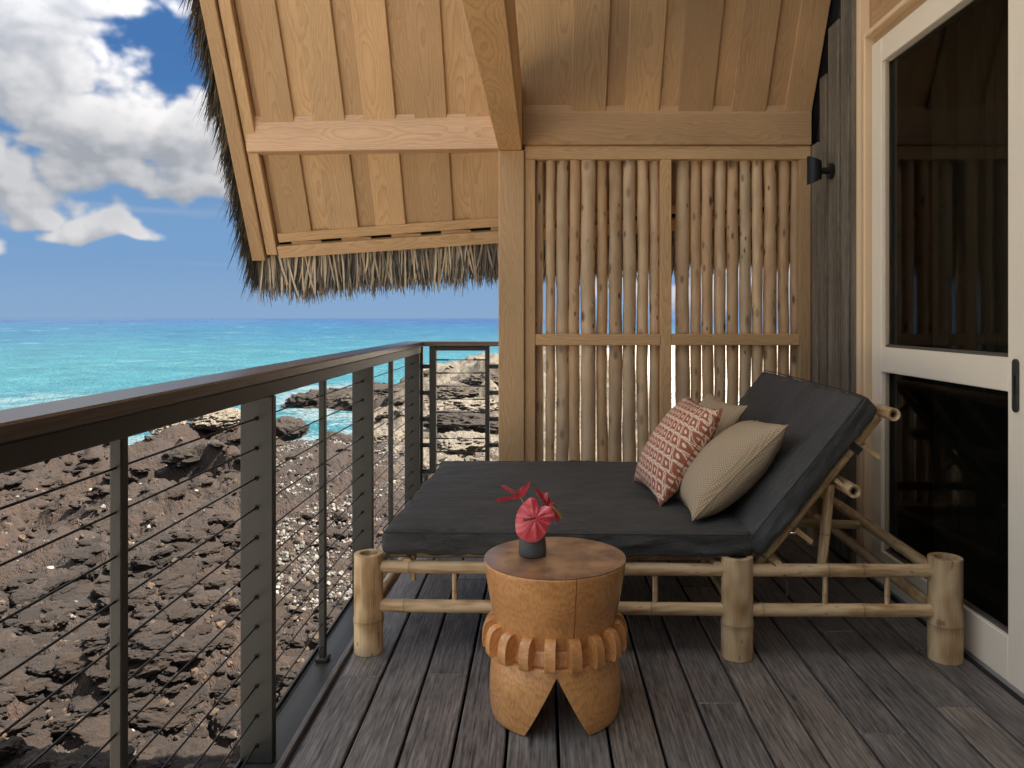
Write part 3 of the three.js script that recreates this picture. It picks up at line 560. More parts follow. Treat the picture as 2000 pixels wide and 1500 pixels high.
{
  const o = thing('sliding_door', 'tall white painted sliding glass door with a dark recessed pull', 'door'), dz = (u) => -WX * F / (u - CU);
  const zl0 = dz(1702.3), zl1 = dz(1720.5), zr0 = dz(1967.5), zr1 = -2.4, X = WX + 0.026;
  const st = (n, z0, z1, y0, y1) => { const m = part(n, cbox(0.05, y1 - y0, z1 - z0, 0.003, y1 - y0 > z1 - z0 ? 1 : 2, rr(0, 0.5), rr(0, 1)), paint, o); m.position.set(X, (y0 + y1) / 2, (z0 + z1) / 2); return m; };
  st('stile', zl0, zl1, 0.012, 2.438); st('stile', zr0, zr1, 0.012, 2.438);
  st('rail', zl1, zr0, 2.33, 2.4375); st('rail', zl1, zr0, 0.953, 1.0635); st('rail', zl1, zr0, 0.0125, 0.158);
  const glass = phys([0.42, 0.44, 0.42], 0.03, { transmission: 1, thickness: 0, ior: 1.42, specularIntensity: 0.5 });
  const bead = std([0.55, 0.44, 0.31], 0.55);
  for (const [y0, y1] of [[1.0635, 2.33], [0.158, 0.953]]) {
    const g = part('glass_pane', cbox(0.006, y1 - y0, zr0 - zl1, 0, 1), glass, o); g.position.set(X + 0.014, (y0 + y1) / 2, (zl1 + zr0) / 2);
    const b = part('glazing_bead', cbox(0.016, y1 - y0, 0.012, 0.001, 1), bead, o); b.position.set(X - 0.002, (y0 + y1) / 2, zl1 + 0.006);
    const c = part('glazing_bead', cbox(0.016, 0.012, zr0 - zl1 - 0.012, 0.001, 2), std([0.09, 0.08, 0.07], 0.5), o); c.position.set(X - 0.002, y0 + 0.006, (zl1 + zr0) / 2 + 0.006);
  }
  const hd = new THREE.Shape(), w = 0.0135, hh = 0.084; hd.absarc(0, hh - w, w, 0, Math.PI); hd.absarc(0, -hh + w, w, Math.PI, 2 * Math.PI);
  const ho = new THREE.Path(); ho.absarc(0, 0.028, 0.0065, 0, Math.PI); ho.absarc(0, -0.028, 0.0065, Math.PI, 2 * Math.PI); hd.holes.push(ho);
  const hg = new THREE.ExtrudeGeometry(hd, { depth: 0.006, bevelEnabled: true, bevelSize: 0.001, bevelThickness: 0.001, bevelSegments: 1, curveSegments: 10 }); hg.rotateY(-Math.PI / 2);
  const hm = part('door_pull', hg, phys([0.045, 0.045, 0.042], 0.4, { metalness: 0.3 }), o); hm.position.copy(V(WX - 0.0005, EYE - (753 - CV) / F * 2.51, dz(1985.5)));
  const rc = part('pull_recess', cbox(0.001, 0.068, 0.015, 0, 1), std([0.008, 0.01, 0.01], 0.6), hm); rc.position.set(0.0006, 0, 0);
  board('floor_track', V(WX + 0.095, -0.009, -3.72), V(WX + 0.095, -0.009, -0.4), 0.17, 0.04, std([0.5, 0.48, 0.45], 0.5), o);
}
{
  const room = structure(new THREE.Group()); room.name = 'room_interior'; scene.add(room);
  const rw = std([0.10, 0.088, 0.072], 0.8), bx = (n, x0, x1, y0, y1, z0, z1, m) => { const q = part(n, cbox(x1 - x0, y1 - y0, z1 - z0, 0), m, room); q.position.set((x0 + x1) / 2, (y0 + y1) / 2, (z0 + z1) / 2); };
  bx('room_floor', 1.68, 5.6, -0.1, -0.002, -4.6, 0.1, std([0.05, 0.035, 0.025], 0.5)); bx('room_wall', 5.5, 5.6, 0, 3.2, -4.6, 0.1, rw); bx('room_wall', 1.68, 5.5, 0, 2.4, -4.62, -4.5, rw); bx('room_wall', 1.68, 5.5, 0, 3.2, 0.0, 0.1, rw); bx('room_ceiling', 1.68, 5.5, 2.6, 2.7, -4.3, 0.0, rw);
  const c = thing('curtain', 'grey green curtain hanging in folds behind the door glass', 'curtain'), P = [], N = 260;
  const g = new THREE.PlaneGeometry(1, 1, N, 6), p = g.attributes.position;
  for (let i = 0; i < p.count; i++) { const s = p.getX(i) + 0.5, y = p.getY(i) + 0.5, bunch = s < 0.3 ? 1 : 0.45, ph = s * 62 + 2 * Math.sin(s * 9); p.setXYZ(i, 1.77 + bunch * 0.035 * Math.sin(ph) + 0.01 * Math.sin(s * 140 + y * 2), 0.02 + y * 2.5, -3.56 + s * 1.2 + bunch * 0.01 * Math.cos(ph * 1.7)); }
  g.computeVertexNormals();
  part('drape', g, phys([0.24, 0.23, 0.18], 0.9, { transmission: 0.15, thickness: 0 }), c);
}
// wall lamp: a black cylinder with slanted ends on a round plate
{
  const d = 4.09, y = EYE + (CV - 333.5) / F * d, l = thing('wall_lamp', 'black metal up and down wall lamp on the dark board wall', 'lamp', [WX, y, -d]);
  const black = phys([0.018, 0.02, 0.022], 0.38, { metalness: 0.3 });
  const g = new THREE.CylinderGeometry(0.037, 0.037, 0.14, 32, 1, true), p = g.attributes.position;
  for (let i = 0; i < p.count; i++) p.setY(i, p.getY(i) > 0 ? 0.058 - p.getX(i) * 0.42 : -0.058 + p.getX(i) * 0.42);
  g.computeVertexNormals();
  const sh = part('shade', g, black, l); sh.position.set(-0.093, 0, 0.0);
  const inner = g.clone(); inner.scale(0.93, 0.995, 0.93); part('shade_lining', inner, std([0.03, 0.03, 0.03], 0.5), sh);
  const mid = part('lamp_body', new THREE.CylinderGeometry(0.034, 0.034, 0.05, 24), black, sh);
  const pl = new THREE.CylinderGeometry(0.042, 0.042, 0.018, 32); pl.rotateZ(Math.PI / 2); part('wall_plate', pl, black, l).position.set(-0.009, -0.002, 0);
  const ar = new THREE.CylinderGeometry(0.016, 0.019, 0.05, 20); ar.rotateZ(Math.PI / 2); part('arm', ar, black, l).position.set(-0.041, 0, 0);
}

// ------------------------------------------------------------------ roof: boards, beams, barge boards, thatch
reseed(404);
const SL = V(0, -T3 / 2, -0.5), OUT = V(0, 0.5, -T3 / 2);      // down the slope; outwards
const roofAt = (x, s, off = 0) => V(x, 2.31, -4.40).addScaledVector(SL, s).addScaledVector(OUT, off);
const roofHit = (u, v, off = 0) => { const e = (CV - v) / F, d = (ROOFK - EYE + 2 * off) / (e + T3); return at(u, v, d); };
const sOf = (p) => (p.y - 2.31) / SL.y;
const eaveL = roofHit(546, 467), eaveR = roofHit(973, 436), eaveS = (x) => mix(sOf(eaveL), sOf(eaveR), (x - eaveL.x) / (eaveR.x - eaveL.x));
{
  const r = thing('thatched_roof', 'steep timber lined roof with a ragged grey palm thatch eave', 'roof');
  const over = []; for (let k = 0; k < 5; k++) over.push([-1.383 + k * 0.2855 - 0.18, -1.383 + k * 0.2855]);
  for (let k = 0; k < 5; k++) over.push([0.168 + k * 0.2965, Math.min(0.168 + k * 0.2965 + 0.192, 1.505)]);
  const rb = (x0, x1, s0, s1, off, th, mat) => { const xm = (x0 + x1) / 2; board('ceiling_board', roofAt(xm, s0, off + th / 2), roofAt(xm, s1, off + th / 2), x1 - x0, th, mat, r, OUT, 0.003); };
  for (const [a, b] of over) rb(a, b, -6.7, eaveS((a + b) / 2) + 0.02, 0, 0.02, pick(FIR));
  const seams = [-1.6, ...over.flat()];
  for (let k = 0; k < seams.length; k += 2) { const a = seams[k], b = seams[k + 1] ?? 1.505; if (b - a > 0.01) rb(a - (k ? 0.02 : 0), Math.min(1.505, b + 0.02), -6.7, eaveS((a + b) / 2) + 0.015, 0.0205, 0.018, pick(FIR)); }
  // sheathing under the thatch, and the thatch bed
  const sheet = (x0, x1, o0, th, s1, name, mat) => board(name, roofAt((x0 + x1) / 2, -6.85, o0 + th / 2), roofAt((x0 + x1) / 2, s1, o0 + th / 2), x1 - x0, th, mat, r, OUT, 0.002);
  sheet(-1.70, 6.0, 0.042, 0.02, sOf(eaveL) + 0.075, 'roof_sheathing', darkBacking);
  const bedMat = std([0.09, 0.075, 0.058], 0.95);
  sheet(-1.76, 6.05, 0.064, 0.12, sOf(eaveL) + 0.05, 'thatch_bed', bedMat);
  // plate beam, left of the post and above the screen
  const bl = at(481, 296, 4.415), br = at(960, 290, 4.395), H1 = 0.20, up = V(0, 1, 0), bk = V(0, 0, -0.065);
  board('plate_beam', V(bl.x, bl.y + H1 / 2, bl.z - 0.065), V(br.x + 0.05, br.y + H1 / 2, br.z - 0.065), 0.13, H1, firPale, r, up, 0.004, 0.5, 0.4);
  board('plate_beam', V(-0.106, 2.156 + 0.11, -4.447), V(1.505, 2.156 + 0.11, -4.447), 0.13, 0.22, FIR[1], r, up, 0.004, 0.3, 1.3);
  // tie beam running out over the deck
  board('tie_beam', V(-0.172, 2.128 + 0.17, -4.5), V(-0.172, 2.128 + 0.17, 0.4), 0.134, 0.34, std([1.25, 1.2, 1.1], 0.62, { map: firMap, bumpMap: firBump, bumpScale: 0.0014 }), r, up, 0.005, 1.1, 0.2);
  // barge boards
  const s1 = sOf(roofHit(510, 502, -0.03));
  board('barge_board', roofAt(-1.715, -6.7, 0.02), roofAt(-1.715, s1, 0.02), 0.080, 0.14, FIR[1], r, OUT, 0.004);
  board('barge_rafter', roofAt(-1.636, -6.7, 0.02), roofAt(-1.636, s1 - 0.03, 0.02), 0.066, 0.10, FIR[0], r, OUT, 0.004);
  // strips along the eave
  const ex1 = 1.5, along = (uL, vL, uR, vR, off) => { const a = roofHit(uL, vL, off), b = roofHit(uR, vR, off), t = (ex1 - a.x) / (b.x - a.x); return [a, V().lerpVectors(a, b, t)]; };
  const strip = (vL0, vL1, vR0, vR1, off, th, mat) => { const [a, b] = along(543, (vL0 + vL1) / 2, 973, (vR0 + vR1) / 2, off), w = roofHit(543, vL0, off).distanceTo(roofHit(543, vL1, off)); board('eave_board', a.addScaledVector(OUT, th / 2), b.addScaledVector(OUT, th / 2), w, th, mat, r, OUT, 0.003); };
  strip(458, 474, 425, 444, -0.022, 0.022, FIR[2]);
  strip(483, 505, 454, 474, -0.028, 0.04, FIR[0]);
  for (let k = 0; k < 9; k++) { const a = roofHit(600 + k * 97, 478 - k * 6.9, 0.002); if (a.x < 1.5) board('eave_block', V(a.x - 0.09, a.y, a.z), V(a.x + 0.09, a.y, a.z), 0.06, 0.012, FIR[1], r, OUT, 0.001); }
  // palm leaf strips
  const blade = (P, C, p0, dir, len, w, side, bend, col) => {
    const n = 3, q = []; for (let i = 0; i <= n; i++) { const t = i / n, c = p0.clone().addScaledVector(dir, len * t).add(V(bend.x * t * t, bend.y * t * t, bend.z * t * t)), ww = w * (t < 0.7 ? 1 : 1 - (t - 0.7) / 0.45) * 0.5; q.push([c.clone().addScaledVector(side, -ww), c.clone().addScaledVector(side, ww)]); }
    for (let i = 0; i < n; i++) for (const v of [q[i][0], q[i][1], q[i + 1][1], q[i][0], q[i + 1][1], q[i + 1][0]]) { P.push(v.x, v.y, v.z); C.push(...col); }
  };
  const bladeGeo = (P, C) => { const g = new THREE.BufferGeometry(); g.setAttribute('position', new THREE.Float32BufferAttribute(P, 3)); g.setAttribute('color', new THREE.Float32BufferAttribute(C, 3)); g.computeVertexNormals(); return g; };
  const thatchMat = std([1, 1, 1], 0.85, { vertexColors: true });
  const tone = (pale) => { const t = rnd(); return pale ? mix3([0.38, 0.30, 0.2], [0.62, 0.5, 0.34], t) : t < 0.74 ? mix3([0.08, 0.08, 0.074], [0.24, 0.22, 0.195], rnd()) : mix3([0.20, 0.165, 0.125], [0.38, 0.305, 0.215], rnd()); };
  const eL = roofHit(512, 504, 0.0), eR = roofHit(973, 473, 0.0), ePt = (t) => V().lerpVectors(eL, eR, t);
  const tMax = (6.0 - eL.x) / (eR.x - eL.x), tLook = (1.6 - eL.x) / (eR.x - eL.x);
  const drop = (P, C, pale) => {
    const t = rnd() < 0.86 ? rr(-0.02, tLook) : rr(tLook, tMax), lay = rnd(), p = ePt(t).addScaledVector(OUT, 0.015 + lay * 0.15).addScaledVector(SL, rr(-0.05, 0.02));
    const clump = 0.055 * n3(t * 16, lay * 2, 5.5) + 0.03 * n3(t * 60, 1, 2.5), len = rr(0.17, 0.32) + clump, dir = V(rr(-0.075, 0.075) + (rnd() < 0.09 ? rr(-0.25, 0.25) : 0), -1, -rr(0.05, 0.4) - (1 - lay) * 0.1).normalize();
    blade(P, C, p, dir, len, rr(0.003, 0.0095), V(Math.cos(rr(-0.9, 0.9)), 0, rr(-0.8, 0.8)).normalize(), V(rr(-0.03, 0.03), 0, rr(-0.03, 0.03)), tone(pale));
  };
  let P = [], C = []; for (let i = 0; i < 14000; i++) drop(P, C, rnd() < 0.06);
  // along the gable edge the leaf ends stick out sideways and hang down
  const sTop = -4.3, sEnd = sOf(eL) + 0.06;
  for (let i = 0; i < 9500; i++) {
    const s = mix(sTop, sEnd, rnd() < 0.75 ? 1 - rnd() * 0.34 : rnd()), lay = rnd(), cl = 0.035 * n3(s * 5, lay * 2, 9.5) + 0.03 * n3(s * 16, 3, 1.5), p = roofAt(-1.75 + 0.04 - rr(0, 0.075) - Math.max(0, cl), s, 0.03 + lay * 0.17);
    const dir = V(-rr(0.05, 0.42), -1, -rr(0.1, 0.75)).normalize();
    blade(P, C, p, dir, rr(0.10, 0.27), rr(0.0035, 0.010), V(rr(-0.6, 0.6), rr(-0.2, 0.2), 1).normalize(), V(-rr(0, 0.03), -rr(0, 0.04), 0), tone(rnd() < 0.12));
  }
  for (const [u, v, n] of [[440, 372, 70], [395, 190, 30], [372, 60, 40], [470, 480, 40]]) for (let i = 0; i < n; i++) {   // tufts that stick out
    const p = roofHit(u + 26, v - 18, 0.06); p.x += rr(-0.03, 0.04); p.addScaledVector(SL, rr(-0.09, 0.09)); p.addScaledVector(OUT, rr(0, 0.06));
    blade(P, C, p, V(-rr(0.3, 0.95), -1, -rr(0, 0.4)).normalize(), rr(0.09, 0.19), rr(0.004, 0.009), V(0.3, 0, 1).normalize(), V(-0.01, -0.03, 0), tone(rnd() < 0.1));
  }
  part('thatch', bladeGeo(P, C), thatchMat, r).userData.kind = 'stuff';
  for (let i = 0; i < 80; i++) { P = []; C = []; const t = rr(0.0, 1), p = ePt(t).addScaledVector(OUT, 0.004 + 0.01 * rnd()).addScaledVector(SL, rr(-0.01, 0.02)); blade(P, C, p, V(rr(-0.2, 0.2), -1, -rr(0.1, 0.3)).normalize(), rr(0.13, 0.29), rr(0.007, 0.015), V(1, 0, rr(-0.3, 0.3)).normalize(), V(rr(-0.02, 0.02), 0, 0), tone(true)); part('palm_leaf', bladeGeo(P, C), thatchMat, r); }
}

// ------------------------------------------------------------------ timber post and pole screen
reseed(505);
{
  const p = thing('timber_post', 'square pale timber post at the corner of the pole screen', 'post');
  board('shaft', V(-0.1655, -0.3, -4.455), V(-0.1655, 2.127, -4.455), 0.1435, 0.15, FIR[0], p, V(0, 0, 1), 0.005, 1.3, 0.7);
}
{
  const s = thing('pole_screen', 'timber framed screen of upright peeled branches behind the daybed', 'screen'), D = 4.40, sx = (u) => (u - CU) / F * D, sy = (v) => EYE + (CV - v) / F * D;
  const dep = 0.115, bx = (n, u0, u1, v0, v1, m, dd = 0, grain) => { const w = sx(u1) - sx(u0), h = sy(v0) - sy(v1), q = part(n, cbox(w, h, dep, 0.003, grain ?? (h > w ? 1 : 0), (Math.floor(rnd() * 8) + 0.5) * 0.2, rr(0, 3)), m, s); q.position.set((sx(u0) + sx(u1)) / 2, (sy(v0) + sy(v1)) / 2, -D - dep / 2 + dd); return q; };
  const bot = CV + (EYE + 0.02) / D * F;
  bx('top_rail', 1024.6, 1584, 284.2, 311, FIR[0]);
  bx('stile', 1024.6, 1045.5, 311.3, bot, FIR[2]); bx('stile', 1290.7, 1311.7, 311.3, bot, FIR[2]); bx('stile', 1562, 1584, 311.3, bot, FIR[1]);
  bx('mid_rail', 1045.8, 1290.4, 652.5, 674.5, FIR[2]); bx('mid_rail', 1312, 1561.7, 652.5, 674.5, FIR[2]);
  bx('bottom_rail', 1045.8, 1290.4, bot - 60, bot - 20, FIR[0]); bx('bottom_rail', 1312, 1561.7, bot - 60, bot - 20, FIR[0]);
  const k = (z) => 880 + z / 2.1425;
  const left = [[352, 388], [398, 436], [442, 494], [497, 541], [545, 606], [612, 656], [662, 716], [722, 775], [780, 827], [831, 872]], right = [[942, 1000], [1003, 1047], [1053, 1099], [1103, 1150], [1155, 1203], [1208, 1255], [1260, 1305], [1311, 1364], [1370, 1416], [1421, 1459]];
  for (const [a, b] of [...left, ...right]) {
    const shadow = a === 352 || a === 942, dd = D + (shadow ? 0.085 : rr(0.055, 0.082)), cx = ((k(a) + k(b)) / 2 - CU) / F * dd, r0 = (k(b) - k(a)) / 2 / F * dd * 1.02, y0 = -0.02, y1 = sy(309), N = 44, S = 16;
    const P = [], T = [], I = [], sd = rr(0, 99), to = rnd(), tv = rnd();
    for (let j = 0; j <= N; j++) { const t = j / N, y = mix(y0, y1, t); const ox = 0.006 * n3(y * 1.6, sd, 1) + 0.003 * n3(y * 5, sd, 2), oz = 0.008 * n3(y * 1.6, sd, 3), r = r0 * (1.0 - 0.08 * (t - 0.5) + 0.09 * n3(y * 3.2, sd, 4) + 0.05 * Math.max(0, n3(y * 9, sd, 5)));
      for (let i = 0; i <= S; i++) { const an = i / S * 2 * Math.PI, rr2 = r * (1 + 0.05 * n3(Math.cos(an) * 1.2, y * 6, Math.sin(an) * 1.2 + sd)); P.push(cx + ox + Math.cos(an) * rr2, y, -dd - oz + Math.sin(an) * rr2); T.push(i / S + to, y / 2.4 + tv); } }
    for (let j = 0; j < N; j++) for (let i = 0; i < S; i++) { const q = j * (S + 1) + i; I.push(q, q + S + 1, q + 1, q + 1, q + S + 1, q + S + 2); }
    const g = new THREE.BufferGeometry(); g.setAttribute('position', new THREE.Float32BufferAttribute(P, 3)); g.setAttribute('uv', new THREE.Float32BufferAttribute(T, 2)); g.setIndex(I); smooth(g);
    part('pole', g, pick(branchMats), s);
  }
}

// ------------------------------------------------------------------ daybed of bamboo
reseed(606);
// a bamboo culm from p0 to p1; nodes at fractions; hollow end shown at p1
function culm(name, p0, p1, r, parent, { nodes, hollow = 0, seg = 22, both = false } = {}) {
  const L = p0.distanceTo(p1), prof = [], col = [], nd = nodes ?? [rr(0.15, 0.35), rr(0.6, 0.85)], w = Math.min(0.006, r * 0.25), base = rr(0.9, 1.05), C = (k) => [base * k, base * k, base * k];
  const ys = new Set([0, L]); for (let i = 1; i < 10; i++) ys.add(L * i / 10);
  for (const n of nd) for (const e of [-4, -1.6, -0.8, -0.25, 0.25, 0.8, 1.6, 4]) { const y = n * L + e * w; if (y > 0 && y < L) ys.add(y); }
  const rad2 = (y) => { let b = 1 + 0.012 * n3(y * 9, r * 99, 3); for (const n of nd) { const q = Math.abs(y - n * L) / w; b += 0.07 * Math.exp(-q * q * 0.5) - 0.05 * Math.exp(-q * q * 14); } return r * b; };
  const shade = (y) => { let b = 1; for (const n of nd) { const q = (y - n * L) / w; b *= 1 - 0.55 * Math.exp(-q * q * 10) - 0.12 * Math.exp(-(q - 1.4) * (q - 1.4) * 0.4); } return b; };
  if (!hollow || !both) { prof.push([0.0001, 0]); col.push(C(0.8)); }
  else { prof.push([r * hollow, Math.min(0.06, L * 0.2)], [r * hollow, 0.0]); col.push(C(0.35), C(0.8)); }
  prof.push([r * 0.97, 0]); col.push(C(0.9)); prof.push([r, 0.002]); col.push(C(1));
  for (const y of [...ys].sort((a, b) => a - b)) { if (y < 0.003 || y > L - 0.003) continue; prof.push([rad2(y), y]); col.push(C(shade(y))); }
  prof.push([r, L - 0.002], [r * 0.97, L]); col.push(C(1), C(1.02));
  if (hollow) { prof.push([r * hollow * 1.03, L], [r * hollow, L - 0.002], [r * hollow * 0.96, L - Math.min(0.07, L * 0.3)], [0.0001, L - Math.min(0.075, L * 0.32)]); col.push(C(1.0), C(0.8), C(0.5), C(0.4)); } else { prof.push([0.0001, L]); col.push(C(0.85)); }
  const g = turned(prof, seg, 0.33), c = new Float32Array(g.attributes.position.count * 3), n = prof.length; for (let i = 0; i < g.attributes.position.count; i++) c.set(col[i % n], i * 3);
  g.setAttribute('color', new THREE.BufferAttribute(c, 3));
  const t = g.attributes.uv, o1 = rnd() * 0.33, o2 = rr(0, 1.3); for (let i = 0; i < t.count; i++) t.setXY(i, t.getX(i) + o1, t.getY(i) + o2);
  // crease the rims
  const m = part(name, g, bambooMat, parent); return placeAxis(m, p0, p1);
}
const BED = V(-0.617, 0, -2.82), YAW = -1.8 * rad;
const bed = thing('daybed', 'low wide bamboo daybed frame with thick culm legs and a raised back', 'daybed', [BED.x, 0, BED.z], YAW);
const W = 2.03, DP = 1.40;                              // bed space: x to the right, z away from the camera is negative
const RT = 0.304, RB = 0.166, RR = 0.0225;
{
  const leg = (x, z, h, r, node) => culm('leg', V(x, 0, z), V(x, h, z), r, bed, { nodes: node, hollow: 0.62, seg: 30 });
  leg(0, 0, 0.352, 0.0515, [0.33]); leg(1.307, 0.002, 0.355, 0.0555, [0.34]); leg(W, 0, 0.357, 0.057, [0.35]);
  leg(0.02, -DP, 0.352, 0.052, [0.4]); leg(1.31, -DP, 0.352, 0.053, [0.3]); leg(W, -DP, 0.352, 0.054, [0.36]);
  for (const z of [0, -DP]) for (const [y, dz] of [[RT, 0], [RB, 0.004]]) { culm('rail', V(0.045, y, z + dz), V(1.26, y, z + dz), RR, bed, { nodes: y === RT ? [0.085 + 0.04 * (z < 0), 0.36, 0.71] : [0.07, 0.42, 0.79] }); culm('rail', V(1.35, y, z + dz), V(W - 0.045, y + 0.004, z + dz), RR, bed, { nodes: [0.07 + 0.36 * (y === RT), 0.62] }); }
  for (const x of [0, W]) for (const y of [RT - 0.002, RB]) culm('side_rail', V(x + (x ? -0.012 : 0.012), y - 0.01, -0.045), V(x + (x ? -0.012 : 0.012), y - 0.01, -DP + 0.045), RR, bed, {});
  culm('side_rail', V(1.307, RB - 0.012, -0.05), V(1.307, RB - 0.012, -DP + 0.05), 0.02, bed, {});
  for (const x of [0.309, 0.62, 1.02, 1.615, 1.83]) for (const z of [0, -DP]) culm('spindle', V(x, RB + 0.018, z), V(x, RT - 0.018, z), 0.0092, bed, { nodes: [0.35] });
  // the lath bed under the mattress
  for (const x of [0.14, 0.52, 0.9, 1.24]) culm('cross_pole', V(x, 0.318, 0.01), V(x, 0.318, -DP), 0.017, bed, {});
  for (const x of [0.155, 0.435]) culm('peg', V(x, 0.245, -0.032), V(x, 0.338, -0.032), 0.0085, bed, { nodes: [] });
  culm('mattress_pole', V(0.07, 0.334, -0.05), V(1.3, 0.334, -0.05), 0.012, bed, {});
  culm('mattress_pole', V(0.07, 0.334, -DP + 0.06), V(1.3, 0.334, -DP + 0.06), 0.012, bed, {});
  for (let i = 0; i < 9; i++) culm('slat', V(0.06, 0.3385, -0.16 - i * 0.13), V(1.32, 0.3385, -0.16 - i * 0.13), 0.0085, bed, {});
}
// slope of the back rest in bed space
const HINGE = V(1.378, 0.40, 0), BA = 51.5 * rad, BU = V(Math.cos(BA), Math.sin(BA), 0), BN = V(-Math.sin(BA), Math.cos(BA), 0);
{
  const P = (l, n, z) => V(HINGE.x, 0.375, 0).addScaledVector(BU, l).addScaledVector(BN, n).setZ(z);
  const n0 = -0.062;
  for (const z of [-0.07, -0.40, -0.72, -1.04, -DP + 0.09]) culm('back_pole', P(-0.06, n0, z), P(0.64, n0, z), 0.0165, bed, { nodes: [0.28, 0.74] });
  culm('back_cross_pole', P(0.665, n0 + 0.0, 0.035), P(0.665, n0 + 0.0, -DP + 0.02), 0.0225, bed, { hollow: 0.5, nodes: [0.15, 0.5, 0.8], both: true });
  culm('back_cross_pole', P(0.372, n0 - 0.062, 0.03), P(0.372, n0 - 0.062, -DP + 0.02), 0.0235, bed, { hollow: 0.5, nodes: [0.15, 0.5, 0.8], both: true });
  culm('back_cross_pole', P(0.0, n0 - 0.03, 0.0), P(0.0, n0 - 0.03, -DP + 0.03), 0.02, bed, {});
  for (const [l, len] of [[0.525, 0.075], [0.365, 0.07], [0.14, 0.075]]) { culm('peg', P(l, n0 - 0.008, -0.035), P(l, n0 - 0.008 - len, -0.035), 0.0095, bed, { nodes: [] }); culm('peg', P(l, n0 - 0.008, -DP + 0.06), P(l, n0 - 0.008 - len, -DP + 0.06), 0.0095, bed, { nodes: [] }); }
  for (const z of [-0.10, -DP + 0.13]) culm('prop', V(1.635, 0.285, z), P(0.345, n0 - 0.03, z), 0.0185, bed, { nodes: [0.4] });
  culm('prop_pole', V(1.42, 0.30, -DP * 0.5), V(1.99, 0.285, -DP * 0.5), 0.019, bed, {});
}
// mattress: a seat and a back joined at a fold
function softBox(w, h, l, r, fx, wr, sd) {
  const nx = Math.round(w / 0.022), ny = 8, nz = Math.round(l / 0.022), g = new THREE.BoxGeometry(w, h, l, nx, ny, nz), p = g.attributes.position, t = g.attributes.uv, n = g.attributes.normal, q = V(), c = V();
  for (let i = 0; i < p.count; i++) {
    q.fromBufferAttribute(p, i);
    c.set(clamp(q.x, -w / 2 + r, w / 2 - r), clamp(q.y, -h / 2 + r * 0.8, h / 2 - r * 0.8), clamp(q.z, -l / 2 + r, l / 2 - r));
    const nxn = Math.abs(n.getX(i)), nyn = Math.abs(n.getY(i));
    if (nyn > 0.5) t.setXY(i, q.x, q.z); else if (nxn > 0.5) t.setXY(i, q.y + 3.1, q.z); else t.setXY(i, q.x, q.y + 5.2);
    const d = V().subVectors(q, c), m = Math.max(Math.abs(d.x) / r, Math.abs(d.y) / (r * 0.8), Math.abs(d.z) / r);
    if (m > 0) { const e = V(d.x / r, d.y / (r * 0.8), d.z / r), s = m / e.length(); d.multiplyScalar(s); }
    q.copy(c).add(d);
    const ex = q.x / (w / 2), ez = q.z / (l / 2);
    if (q.y > 0) q.y += 0.010 * (1 - ex ** 4) * (1 - ez ** 4) + wr * (0.006 * n3(q.x * 2.2, q.z * 2.2, sd) + 0.0035 * n3(q.x * 3, q.z * 13, sd + 3) + 0.003 * n3(q.x * 9 + q.z * 4, q.z * 9 - q.x * 4, sd + 5)) * (1 - ex ** 6);
    // small gathers at the rim
    const rim = sstep(0.86, 1, Math.max(Math.abs(ex), Math.abs(ez))); if (rim > 0) q.y += rim * wr * 0.010 * n3(q.x * 22, q.z * 22, sd + 7);
    if (Math.abs(ez) > 0.97 || Math.abs(ex) > 0.97) { const o = wr * 0.014 * n3(q.x * 7, q.y * 30, q.z * 7 + sd); q.x += o * Math.sign(ex) * (Math.abs(ex) > 0.97); q.z += o * Math.sign(ez) * (Math.abs(ez) > 0.97); }
    fx?.(q); p.setXYZ(i, q.x, q.y, q.z);
  }
  return smooth(g, 3e3);
}
